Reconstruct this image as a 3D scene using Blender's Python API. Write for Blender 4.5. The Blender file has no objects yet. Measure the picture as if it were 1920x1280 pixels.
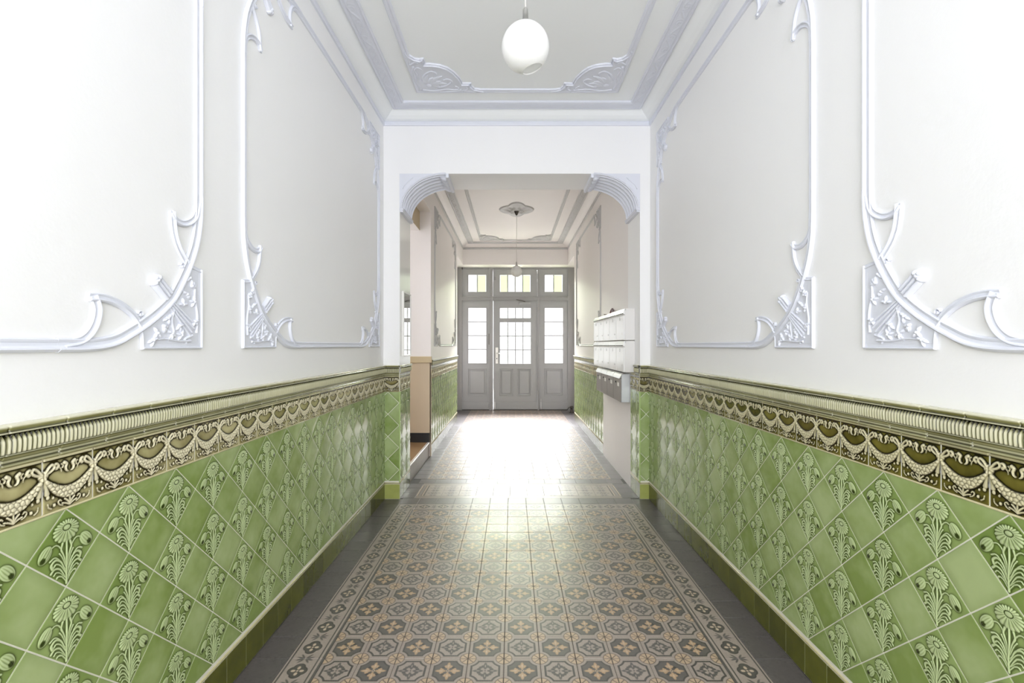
import bpy, bmesh, math, random
import numpy as np
from mathutils import Matrix, Vector

random.seed(7)
rng = np.random.default_rng(7)
SC = bpy.context.scene
COL = SC.collection

# ------------------------------------------------------------------ camera
cam_d = bpy.data.cameras.new('camera')
cam_d.sensor_width = 36.0
cam_d.lens = 895.0 / 1920.0 * 36.0
cam_d.shift_y = 7.0 / 1920.0
cam_d.clip_start = 0.05
cam = bpy.data.objects.new('camera', cam_d)
cam.location = (0, 0, 1.485)
cam.rotation_euler = (math.pi / 2, 0, 0)
COL.objects.link(cam)
SC.camera = cam

# ------------------------------------------------------------------ light
world = bpy.data.worlds.new('sky')
SC.world = world
world.use_nodes = True
bg = world.node_tree.nodes['Background']
bg.inputs[0].default_value = (0.95, 0.97, 1.0, 1)
bg.inputs[1].default_value = 1.4


def area(name, loc, rot, sx, sy, power, color=(1, 1, 1)):
    d = bpy.data.lights.new(name, 'AREA')
    d.shape = 'RECTANGLE'
    d.size, d.size_y = sx, sy
    d.energy = power
    d.color = color
    o = bpy.data.objects.new(name, d)
    o.location = loc
    o.rotation_euler = rot
    COL.objects.link(o)
    return o


# daylight entering by an added, unseen courtyard gateway behind the camera and by the glazed street door
area('added_courtyard_light', (0.05, -2.2, 1.85), (math.pi / 2, 0, 0), 2.6, 3.7, 90, (0.955, 0.955, 1.0))
area('street_daylight', (0.1, 16.0, 6.2), (math.radians(-65), 0, 0), 8.0, 4.4, 8800, (0.975, 0.95, 1.0))
area('added_stair_window_light', (-3.30, 5.73, 2.0), (0, -math.pi / 2, 0), 1.9, 1.2, 26, (0.98, 0.97, 1.0))  # added light from an unseen window, brightens the jamb and mailboxes
SC.view_settings.view_transform = 'Standard'
SC.view_settings.look = 'None'
SC.view_settings.exposure = 0.70
SC.view_settings.gamma = 1.0
SC.view_settings.use_curve_mapping = False
SC.cycles.use_denoising = True
SC.cycles.max_bounces = 14
SC.cycles.diffuse_bounces = 10
SC.cycles.glossy_bounces = 6
SC.cycles.transmission_bounces = 8
SC.cycles.transparent_max_bounces = 12
SC.cycles.sample_clamp_indirect = 8.0
SC.cycles.caustics_reflective = False
SC.cycles.caustics_refractive = False

# ------------------------------------------------------------------ key dimensions (metres)
XL, XR = -1.228, 1.322          # wide passage, tile faces
XL2, XR2 = -1.085, 1.235        # narrow passage
YA, YB = 4.607, 5.08            # archway wall, front and back
YO = 6.38                       # far jamb of the stair opening
YN = 9.45                       # door niche begins
YH, YD = 10.55, 10.95           # header over the street door, door plane
ZC = 3.72                       # ceiling
YR = -1.85                       # rear end behind the camera
TT = 0.012                      # tile thickness
DADO = 1.292


# ------------------------------------------------------------------ materials
def srgb(r, g, b):
    f = lambda c: (c / 255 / 12.92) if c / 255 <= 0.04045 else ((c / 255 + 0.055) / 1.055) ** 2.4
    return (f(r), f(g), f(b), 1)


def new_mat(name):
    m = bpy.data.materials.new(name)
    m.use_nodes = True
    nt = m.node_tree
    return m, nt, nt.nodes['Principled BSDF']


def N(nt, t, **k):
    n = nt.nodes.new(t)
    for a, v in k.items():
        if a.startswith('i_'):
            n.inputs[a[2:].replace('_', ' ')].default_value = v
        else:
            setattr(n, a, v)
    return n


def mixc(nt, fac, a, b, blend='MIX'):
    n = nt.nodes.new('ShaderNodeMix')
    n.data_type = 'RGBA'
    n.blend_type = blend
    for sock, val in ((n.inputs[0], fac), (n.inputs[6], a), (n.inputs[7], b)):
        if isinstance(val, (int, float, tuple)):
            sock.default_value = val
        else:
            nt.links.new(val, sock)
    return n.outputs[2]


def mathn(nt, op, a, b=0.0, clamp=False):
    n = nt.nodes.new('ShaderNodeMath')
    n.operation = op
    n.use_clamp = clamp
    for sock, val in ((n.inputs[0], a), (n.inputs[1], b)):
        if isinstance(val, (int, float)):
            sock.default_value = val
        else:
            nt.links.new(val, sock)
    return n.outputs[0]


def plain(name, col, rough=0.5, metal=0.0, bump=0.0, bscale=40.0, var=0.0, vscale=3.0, spec=0.5):
    m, nt, p = new_mat(name)
    p.inputs['Roughness'].default_value = rough
    p.inputs['Metallic'].default_value = metal
    p.inputs['Specular IOR Level'].default_value = spec
    tc = N(nt, 'ShaderNodeTexCoord')
    if var > 0:
        nz = N(nt, 'ShaderNodeTexNoise', i_Scale=vscale, i_Detail=5.0, i_Roughness=0.6)
        nt.links.new(tc.outputs['Object'], nz.inputs['Vector'])
        d = tuple(c * (1 - var) for c in col[:3]) + (1,)
        l = tuple(min(1, c * (1 + var * 0.5)) for c in col[:3]) + (1,)
        nt.links.new(mixc(nt, nz.outputs[0], d, l), p.inputs['Base Color'])
    else:
        p.inputs['Base Color'].default_value = col
    if bump > 0:
        nb = N(nt, 'ShaderNodeTexNoise', i_Scale=bscale, i_Detail=6.0)
        nt.links.new(tc.outputs['Object'], nb.inputs['Vector'])
        b = N(nt, 'ShaderNodeBump', i_Strength=bump, i_Distance=0.01)
        nt.links.new(nb.outputs[0], b.inputs['Height'])
        nt.links.new(b.outputs[0], p.inputs['Normal'])
    return m


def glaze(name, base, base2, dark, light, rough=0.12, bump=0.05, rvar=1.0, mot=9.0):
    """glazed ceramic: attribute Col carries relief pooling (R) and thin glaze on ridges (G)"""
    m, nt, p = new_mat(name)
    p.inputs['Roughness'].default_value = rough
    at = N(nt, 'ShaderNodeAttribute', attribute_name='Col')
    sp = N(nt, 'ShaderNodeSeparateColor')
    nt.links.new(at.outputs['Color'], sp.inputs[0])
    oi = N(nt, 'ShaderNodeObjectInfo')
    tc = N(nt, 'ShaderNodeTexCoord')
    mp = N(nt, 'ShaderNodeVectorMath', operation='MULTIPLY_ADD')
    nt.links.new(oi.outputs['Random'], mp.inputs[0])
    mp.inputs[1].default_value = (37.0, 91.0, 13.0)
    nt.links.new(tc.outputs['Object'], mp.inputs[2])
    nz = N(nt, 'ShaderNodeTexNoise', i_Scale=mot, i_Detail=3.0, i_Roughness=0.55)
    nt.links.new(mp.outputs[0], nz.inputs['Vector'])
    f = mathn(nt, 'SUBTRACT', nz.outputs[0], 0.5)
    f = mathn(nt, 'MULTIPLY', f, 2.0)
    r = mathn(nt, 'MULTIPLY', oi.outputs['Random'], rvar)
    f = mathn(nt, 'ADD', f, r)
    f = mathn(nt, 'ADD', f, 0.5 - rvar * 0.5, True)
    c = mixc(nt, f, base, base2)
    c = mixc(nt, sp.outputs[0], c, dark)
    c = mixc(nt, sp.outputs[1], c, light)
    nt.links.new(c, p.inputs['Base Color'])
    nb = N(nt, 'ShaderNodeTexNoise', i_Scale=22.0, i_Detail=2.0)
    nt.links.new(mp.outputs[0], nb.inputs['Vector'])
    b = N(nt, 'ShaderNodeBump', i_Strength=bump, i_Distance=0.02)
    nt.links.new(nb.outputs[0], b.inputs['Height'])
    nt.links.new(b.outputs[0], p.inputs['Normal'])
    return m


def floor_mat(name, rough=0.3):
    m, nt, p = new_mat(name)
    at = N(nt, 'ShaderNodeAttribute', attribute_name='Col')
    tc = N(nt, 'ShaderNodeTexCoord')
    ge = N(nt, 'ShaderNodeNewGeometry')
    n1 = N(nt, 'ShaderNodeTexNoise', i_Scale=110.0, i_Detail=3.0)
    n2 = N(nt, 'ShaderNodeTexNoise', i_Scale=2.2, i_Detail=5.0)
    n3 = N(nt, 'ShaderNodeTexNoise', i_Scale=30.0, i_Detail=4.0)
    for n in (n1, n2, n3):
        nt.links.new(ge.outputs['Position'], n.inputs['Vector'])
    c = mixc(nt, mathn(nt, 'MULTIPLY', n1.outputs[0], 0.38), at.outputs['Color'], (0.05, 0.046, 0.043, 1))
    c = mixc(nt, mathn(nt, 'MULTIPLY', n3.outputs[0], 0.22), c, (0.30, 0.28, 0.26, 1))
    nt.links.new(c, p.inputs['Base Color'])
    p.inputs['IOR'].default_value = 1.6
    r = mathn(nt, 'MULTIPLY', n2.outputs[0], 0.22)
    r = mathn(nt, 'ADD', r, rough - 0.11)
    nt.links.new(r, p.inputs['Roughness'])
    b = N(nt, 'ShaderNodeBump', i_Strength=0.06, i_Distance=0.004)
    nt.links.new(n3.outputs[0], b.inputs['Height'])
    nt.links.new(b.outputs[0], p.inputs['Normal'])
    return m


def pane_mat(name, tint, frost):
    m, nt, p = new_mat(name)
    nt.nodes.remove(p)
    out = nt.nodes['Material Output']
    tr = N(nt, 'ShaderNodeBsdfTransparent')
    tr.inputs[0].default_value = tint
    tl = N(nt, 'ShaderNodeBsdfTranslucent')
    tl.inputs[0].default_value = tint
    gl = N(nt, 'ShaderNodeBsdfGlossy')
    gl.inputs['Roughness'].default_value = 0.03
    nz = N(nt, 'ShaderNodeTexNoise', i_Scale=6.0, i_Detail=3.0)
    f = mathn(nt, 'MULTIPLY', nz.outputs[0], 2 * frost, True)
    mx = N(nt, 'ShaderNodeMixShader')
    nt.links.new(f, mx.inputs[0])
    nt.links.new(tr.outputs[0], mx.inputs[1])
    nt.links.new(tl.outputs[0], mx.inputs[2])
    m2 = N(nt, 'ShaderNodeMixShader')
    m2.inputs[0].default_value = 0.05
    nt.links.new(mx.outputs[0], m2.inputs[1])
    nt.links.new(gl.outputs[0], m2.inputs[2])
    nt.links.new(m2.outputs[0], out.inputs[0])
    return m


M = {}
M['plaster'] = plain('white_wall_paint', (0.90, 0.90, 0.905, 1), 0.55, bump=0.06, bscale=60, var=0.02, vscale=1.5)
M['plaster_gloss'] = plain('glossy_white_paint', (0.84, 0.84, 0.82, 1), 0.16, bump=0.02, bscale=20)
M['plaster_warm_lit'] = plain('white_wall_paint_warm_light', (0.83, 0.795, 0.785, 1), 0.5, bump=0.06, bscale=60, var=0.03, vscale=1.5)  # white wall paint with the far passage's warm dim light tinted in
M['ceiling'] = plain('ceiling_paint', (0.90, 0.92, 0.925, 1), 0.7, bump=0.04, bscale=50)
M['stucco'] = plain('pale_lavender_stucco_paint', (0.735, 0.755, 0.83, 1), 0.5, bump=0.05, bscale=80)
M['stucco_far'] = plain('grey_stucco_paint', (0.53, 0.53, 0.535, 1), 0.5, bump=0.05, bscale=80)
M['beige'] = plain('beige_dado_paint', srgb(198, 180, 154), 0.4, var=0.04)
M['beige2'] = plain('tan_dado_band_paint', srgb(196, 178, 144), 0.4, var=0.04)
M['black'] = plain('black_skirting_paint', (0.012, 0.012, 0.014, 1), 0.4)
M['brown'] = plain('brown_landing_linoleum', srgb(150, 120, 84), 0.35, var=0.25, vscale=4)
M['riser'] = plain('grey_brown_step_stone', srgb(132, 120, 110), 0.4, var=0.2, vscale=8)
M['nosing'] = plain('aluminium_stair_nosing', (0.85, 0.84, 0.82, 1), 0.3, metal=0.4)
M['grout'] = plain('cream_tile_grout', (0.80, 0.78, 0.68, 1), 0.8)
M['fgrout'] = plain('dark_floor_grout', (0.07, 0.065, 0.06, 1), 0.7)
M['door'] = plain('grey_door_paint', srgb(164, 165, 165), 0.4, bump=0.04, bscale=25, var=0.06, vscale=2)
M['door_dark'] = plain('grey_door_frame_paint', srgb(154, 154, 153), 0.4, bump=0.04, bscale=25, var=0.08, vscale=2)
M['metal'] = plain('brushed_metal', (0.62, 0.61, 0.59, 1), 0.28, metal=1.0)
M['darkmetal'] = plain('dark_aged_metal', (0.10, 0.09, 0.08, 1), 0.4, metal=0.8)
M['white_enamel'] = plain('white_enamel_plate', (0.88, 0.87, 0.84, 1), 0.25)
M['mail_white'] = plain('white_mailbox_lacquer', (0.92, 0.92, 0.915, 1), 0.2)
M['mail_side'] = plain('cream_mailbox_lacquer', (0.80, 0.785, 0.77, 1), 0.3)
M['mail_grey'] = plain('grey_mailbox_lacquer', srgb(148, 142, 138), 0.3)
M['mail_silver'] = plain('silver_mailbox_lacquer', (0.62, 0.64, 0.66, 1), 0.28, metal=0.35)
M['paper'] = plain('white_paper', (0.85, 0.84, 0.80, 1), 0.7, var=0.05)
M['ink'] = plain('black_ink', (0.02, 0.02, 0.02, 1), 0.6)
M['red'] = plain('dark_red_glossy_paper', srgb(120, 14, 34), 0.3)
M['mirror'] = plain('mirror_glass', (0.93, 0.94, 0.93, 1), 0.01, metal=1.0)
M['cord'] = plain('white_lamp_cord', (0.55, 0.53, 0.50, 1), 0.5)
M['street'] = plain('pale_street_paving', (0.55, 0.54, 0.52, 1), 0.8, var=0.15, vscale=1.5)
M['facade'] = plain('pale_street_facade', (0.75, 0.73, 0.70, 1), 0.8, var=0.1, vscale=1)
M['bark'] = plain('grey_bark', (0.22, 0.20, 0.18, 1), 0.8, var=0.2)

G_BASE, G_BASE2 = srgb(130, 151, 80), srgb(168, 184, 130)
M['tile_plain'] = glaze('light_green_tile_glaze', G_BASE, G_BASE2, srgb(86, 108, 36), srgb(205, 216, 170), 0.13, 0.05, 0.9, 7.0)
M['tile_flower'] = glaze('green_relief_tile_glaze', srgb(122, 145, 74), srgb(152, 172, 108), srgb(48, 60, 18), srgb(204, 216, 172), 0.13, 0.03, 0.8, 7.0)
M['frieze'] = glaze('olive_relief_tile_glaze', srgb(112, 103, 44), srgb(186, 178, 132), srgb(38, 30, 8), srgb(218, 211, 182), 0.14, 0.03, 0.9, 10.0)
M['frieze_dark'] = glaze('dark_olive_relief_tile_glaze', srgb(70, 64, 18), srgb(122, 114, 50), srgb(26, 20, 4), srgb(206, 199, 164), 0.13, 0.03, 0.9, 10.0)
M['cap'] = glaze('olive_cap_tile_glaze', srgb(120, 118, 62), srgb(158, 156, 104), srgb(28, 26, 8), srgb(214, 211, 184), 0.13, 0.02, 0.8, 8.0)
M['base_tile'] = glaze('dark_olive_tile_glaze', srgb(50, 54, 12), srgb(82, 85, 22), srgb(30, 30, 6), srgb(150, 150, 70), 0.14, 0.05, 0.9, 8.0)
M['base_light'] = glaze('yellow_green_tile_glaze', srgb(150, 156, 72), srgb(170, 178, 90), srgb(90, 95, 30), srgb(205, 210, 150), 0.14, 0.04, 0.6, 8.0)
M['pencil'] = plain('olive_cream_edge_strip', srgb(186, 178, 138), 0.25, var=0.3, vscale=30)
M['edge_trim'] = plain('pale_green_corner_strip', srgb(176, 198, 132), 0.18)
M['floor_tile'] = floor_mat('encaustic_floor_tile', 0.37)
M['floor_dark'] = floor_mat('dark_stone_floor_tile', 0.38)
M['pane_clear'] = pane_mat('clear_door_glass', (0.97, 0.98, 0.97, 1), 0.004)
M['pane_frost'] = pane_mat('frosted_door_glass', (0.96, 0.97, 0.97, 1), 0.03)
M['pane_green'] = pane_mat('pale_green_door_glass', (0.70, 0.79, 0.56, 1), 0.006)
M['pane_white'] = pane_mat('whitish_door_glass', (0.93, 0.95, 0.87, 1), 0.006)


def opal():
    m, nt, p = new_mat('opal_lamp_glass')
    p.inputs['Base Color'].default_value = (0.93, 0.93, 0.92, 1)
    p.inputs['Roughness'].default_value = 0.22
    p.inputs['Subsurface Weight'].default_value = 0.0
    out = nt.nodes['Material Output']
    tl = N(nt, 'ShaderNodeBsdfTranslucent')
    tl.inputs[0].default_value = (0.95, 0.95, 0.94, 1)
    mx = N(nt, 'ShaderNodeMixShader')
    mx.inputs[0].default_value = 0.35
    nt.links.new(p.outputs[0], mx.inputs[1])
    nt.links.new(tl.outputs[0], mx.inputs[2])
    nt.links.new(mx.outputs[0], out.inputs[0])
    return m


M['opal'] = opal()


# ------------------------------------------------------------------ mesh helpers
class MB:
    def __init__(self):
        self.v, self.f = [], []

    def add(self, V, F):
        o = len(self.v)
        self.v += [tuple(map(float, p)) for p in V]
        self.f += [tuple(i + o for i in q) for q in F]
        return self

    def box(self, x0, x1, y0, y1, z0, z1):
        V = [(x0, y0, z0), (x1, y0, z0), (x1, y1, z0), (x0, y1, z0), (x0, y0, z1), (x1, y0, z1), (x1, y1, z1), (x0, y1, z1)]
        F = [(0, 3, 2, 1), (4, 5, 6, 7), (0, 1, 5, 4), (1, 2, 6, 5), (2, 3, 7, 6), (3, 0, 4, 7)]
        return self.add(V, F)

    def bbox(self, x0, x1, y0, y1, z0, z1, b=0.004):
        """box with chamfered edges"""
        bm = bmesh.new()
        bmesh.ops.create_cube(bm, size=1.0)
        for v in bm.verts:
            v.co = Vector(((x0 + x1) / 2 + v.co.x * (x1 - x0), (y0 + y1) / 2 + v.co.y * (y1 - y0), (z0 + z1) / 2 + v.co.z * (z1 - z0)))
        bmesh.ops.bevel(bm, geom=bm.edges[:], offset=b, segments=1, affect='EDGES')
        bm.verts.index_update()
        self.add([v.co[:] for v in bm.verts], [[v.index for v in f.verts] for f in bm.faces])
        bm.free()
        return self

    def lathe(self, prof, n=32, c=(0, 0, 0)):
        V, F = [], []
        for r, z in prof:
            for k in range(n):
                a = 2 * math.pi * k / n
                V.append((c[0] + r * math.cos(a), c[1] + r * math.sin(a), c[2] + z))
        for i in range(len(prof) - 1):
            for k in range(n):
                k2 = (k + 1) % n
                F.append((i * n + k, i * n + k2, (i + 1) * n + k2, (i + 1) * n + k))
        return self.add(V, F)

    def tube(self, pts, r, n=8):
        pts = [Vector(p) for p in pts]
        V, F = [], []
        up = Vector((0.31, 0.17, 0.93))
        for i, p in enumerate(pts):
            t = (pts[min(i + 1, len(pts) - 1)] - pts[max(i - 1, 0)]).normalized()
            a = t.cross(up).normalized()
            b = t.cross(a)
            rr = r[i] if isinstance(r, (list, tuple)) else r
            for k in range(n):
                an = 2 * math.pi * k / n
                V.append(p + a * (rr * math.cos(an)) + b * (rr * math.sin(an)))
        for i in range(len(pts) - 1):
            for k in range(n):
                k2 = (k + 1) % n
                F.append((i * n + k, i * n + k2, (i + 1) * n + k2, (i + 1) * n + k))
        F.append(tuple(range(n - 1, -1, -1)))
        F.append(tuple((len(pts) - 1) * n + k for k in range(n)))
        return self.add(V, F)

    def stroke(self, pts, w, h, prof=None, z0=0.0, taper=None):
        """moulded band laid on the plane z=z0 along a 2D polyline"""
        prof = prof or ROUND
        P = np.array(pts, float)
        T = np.gradient(P, axis=0)
        T /= np.linalg.norm(T, axis=1)[:, None] + 1e-9
        Nn = np.stack([-T[:, 1], T[:, 0]], 1)
        s = np.linspace(0, 1, len(P))
        V, F = [], []
        m = len(prof)
        for i in range(len(P)):
            k = taper(s[i]) if taper else 1.0
            for (o, z) in prof:
                q = P[i] + Nn[i] * (o * w * 0.5 * k)
                V.append((q[0], q[1], z0 + z * h * (0.4 + 0.6 * k)))
        for i in range(len(P) - 1):
            for j in range(m - 1):
                a, b = i * m + j, i * m + j + 1
                F.append((a, a + m, b + m, b))
        F.append(tuple(range(m)))
        F.append(tuple(range((len(P) - 1) * m + m - 1, (len(P) - 1) * m - 1, -1)))
        return self.add(V, F)

    def blob(self, c, rx, ry, h, rot=0.0, n=10, z0=0.0):
        V, F = [(c[0], c[1], z0 + h)], []
        cr, sr = math.cos(rot), math.sin(rot)
        for (q, zz) in ((0.45, 0.88), (0.8, 0.55), (1.0, 0.0)):
            for k in range(n):
                a = 2 * math.pi * k / n
                x, y = rx * q * math.cos(a), ry * q * math.sin(a)
                V.append((c[0] + x * cr - y * sr, c[1] + x * sr + y * cr, z0 + h * zz))
        for k in range(n):
            F.append((0, 1 + k, 1 + (k + 1) % n))
        for i in range(2):
            for k in range(n):
                a, b = 1 + i * n + k, 1 + i * n + (k + 1) % n
                F.append((a, a + n, b + n, b))
        return self.add(V, F)

    def mesh(self, name, mat, smooth=False, flip=False, angle=None):
        me = bpy.data.meshes.new(name)
        me.from_pydata(self.v, [], [tuple(reversed(f)) for f in self.f] if flip else self.f)
        me.materials.append(mat)
        me.update()
        if smooth or angle:
            me.polygons.foreach_set('use_smooth', [True] * len(me.polygons))
            if angle:
                me.set_sharp_from_angle(angle=math.radians(angle))
        return me

    def build(self, name, mat, parent=None, Mx=None, smooth=False, angle=None):
        return obj(name, self.mesh(name, mat, smooth, False, angle), parent, Mx)

    def mirrored(self, sx, sy):
        o = MB()
        o.v = [(x * sx, y * sy, z) for x, y, z in self.v]
        o.f = [tuple(reversed(f)) for f in self.f] if sx * sy < 0 else list(self.f)
        return o


ROUND = [(-1, 0), (-0.92, 0.42), (-0.7, 0.74), (-0.35, 0.95), (0, 1), (0.35, 0.95), (0.7, 0.74), (0.92, 0.42), (1, 0)]
RAIL = [(-1, 0), (-1, 0.45), (-0.86, 0.72), (-0.62, 1.0), (-0.4, 0.95), (-0.22, 0.6), (-0.12, 0.42), (0.35, 0.40), (0.5, 0.55), (0.78, 0.6), (0.95, 0.4), (1, 0)]


def obj(name, me, parent=None, Mx=None):
    o = bpy.data.objects.new(name, me)
    COL.objects.link(o)
    if parent is not None:
        o.parent = parent
    if Mx is not None:
        o.matrix_local = Mx
    return o


def structure(o, label=None, cat=None):
    o['kind'] = 'structure'
    if label:
        o['label'] = label
    if cat:
        o['category'] = cat
    return o


def thing(name, label, cat, loc=(0, 0, 0), group=None, rotz=0.0):
    o = bpy.data.objects.new(name, None)
    COL.objects.link(o)
    o.empty_display_size = 0.05
    o.location = loc
    o.rotation_euler = (0, 0, rotz)
    o['label'] = label
    o['category'] = cat
    if group:
        o['group'] = group
    return o


def smooth(pts, m=8):
    P = [np.array(p, float) for p in pts]
    P = [2 * P[0] - P[1]] + P + [2 * P[-1] - P[-2]]
    out = []
    for i in range(1, len(P) - 2):
        p0, p1, p2, p3 = P[i - 1:i + 3]
        for t in np.linspace(0, 1, m, endpoint=False):
            out.append(0.5 * ((2 * p1) + (p2 - p0) * t + (2 * p0 - 5 * p1 + 4 * p2 - p3) * t * t + (3 * p1 - p0 - 3 * p2 + p3) * t ** 3))
    out.append(P[-2])
    return [tuple(p) for p in out]


def frame(o, u, v):
    u, v = Vector(u), Vector(v)
    n = u.cross(v)
    return Matrix(((u.x, v.x, n.x, o[0]), (u.y, v.y, n.y, o[1]), (u.z, v.z, n.z, o[2]), (0, 0, 0, 1)))


def T2(x, y, z=0.0):
    return Matrix.Translation((x, y, z))


def grid_mesh(name, U, V, H, mat, C=None, sm=True):
    nu, nv = U.shape
    co = np.stack([U, V, H], -1).reshape(-1, 3)
    idx = np.arange(nu * nv).reshape(nu, nv)
    F = np.stack([idx[:-1, :-1], idx[1:, :-1], idx[1:, 1:], idx[:-1, 1:]], -1).reshape(-1, 4)
    me = bpy.data.meshes.new(name)
    me.vertices.add(len(co))
    me.vertices.foreach_set('co', co.ravel())
    me.loops.add(F.size)
    me.loops.foreach_set('vertex_index', F.ravel())
    me.polygons.add(len(F))
    me.polygons.foreach_set('loop_start', np.arange(0, F.size, 4))
    me.polygons.foreach_set('use_smooth', np.full(len(F), sm))
    me.update(calc_edges=True)
    me.validate()
    if C is not None:
        set_col(me, C.reshape(-1, C.shape[-1]))
    me.materials.append(mat)
    return me


def set_col(me, C):
    at = me.color_attributes.new('Col', 'FLOAT_COLOR', 'POINT')
    c4 = np.ones((len(C), 4), np.float32)
    c4[:, :C.shape[1]] = C
    at.data.foreach_set('color', c4.ravel())


def const_col(me, c):
    set_col(me, np.tile(np.array(c, np.float32), (len(me.vertices), 1)))
    return me


def blur(H, k):
    for _ in range(2):
        P = np.pad(H, k, mode='edge')
        c = np.cumsum(np.cumsum(np.pad(P, ((1, 0), (1, 0))), 0), 1)
        w = 2 * k + 1
        H = (c[w:, w:] - c[:-w, w:] - c[w:, :-w] + c[:-w, :-w]) / (w * w)
    return H


def capsule(U, V, a, b, r0, r1=None):
    """signed profile: 1 on the axis, 0 at the rim, negative outside"""
    r1 = r0 if r1 is None else r1
    ax, ay = a
    bx, by = b
    dx, dy = bx - ax, by - ay
    t = np.clip(((U - ax) * dx + (V - ay) * dy) / (dx * dx + dy * dy + 1e-12), 0, 1)
    d = np.hypot(U - ax - t * dx, V - ay - t * dy)
    return 1 - d / (r0 + (r1 - r0) * t)


def dome(x):
    return np.sqrt(np.clip(1 - np.clip(1 - x, 0, 1) ** 2, 0, 1))


def path_relief(U, V, pts, r0, r1, h):
    H = np.zeros_like(U)
    n = len(pts) - 1
    for i in range(n):
        ra = r0 + (r1 - r0) * i / n
        rb = r0 + (r1 - r0) * (i + 1) / n
        H = np.maximum(H, h * dome(capsule(U, V, pts[i], pts[i + 1], ra, rb)))
    return H


def ellip(U, V, c, rx, ry, rot=0.0):
    x, y = U - c[0], V - c[1]
    cr, sr = math.cos(rot), math.sin(rot)
    a, b = x * cr + y * sr, -x * sr + y * cr
    return np.hypot(a / rx, b / ry), a / rx, b / ry


def clip_mesh(me, planes, name):
    bm = bmesh.new()
    bm.from_mesh(me)
    for co, no in planes:
        bmesh.ops.bisect_plane(bm, geom=bm.verts[:] + bm.edges[:] + bm.faces[:], plane_co=co, plane_no=no, clear_outer=True)
    if len(bm.faces) == 0:
        bm.free()
        return None
    out = bpy.data.meshes.new(name)
    bm.to_mesh(out)
    bm.free()
    for m in me.materials:
        out.materials.append(m)
    return out


# ------------------------------------------------------------------ wall tile kinds
PITCH = 0.215
RD = PITCH / 2
RT = RD - 0.0019


def lines(n, e=(0.006, 0.014, 0.024)):
    a = [-1.0] + [-1 + q for q in e]
    return np.array(a + list(np.linspace(-1 + e[-1], 1 - e[-1], n)[1:-1]) + [-q for q in reversed(a)])


def diamond(n):
    s = lines(n)
    S, Tt = np.meshgrid(s, s, indexing='ij')
    U, V = (S - Tt) / 2 * RT, (S + Tt) / 2 * RT
    e = (1 - np.maximum(abs(S), abs(Tt))) * RT / math.sqrt(2)
    base = TT * dome(np.clip(e / 0.0012, 0, 1)) * 0.9 + TT * 0.1 * (e > 0)
    return U, V, base, e


def mesh_plain():
    U, V, b, e = diamond(7)
    C = np.zeros(U.shape + (3,))
    C[..., 0] = 0.25 * np.exp(-e / 0.006)
    return grid_mesh('plain_tile', U, V, b, M['tile_plain'], C)


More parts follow.
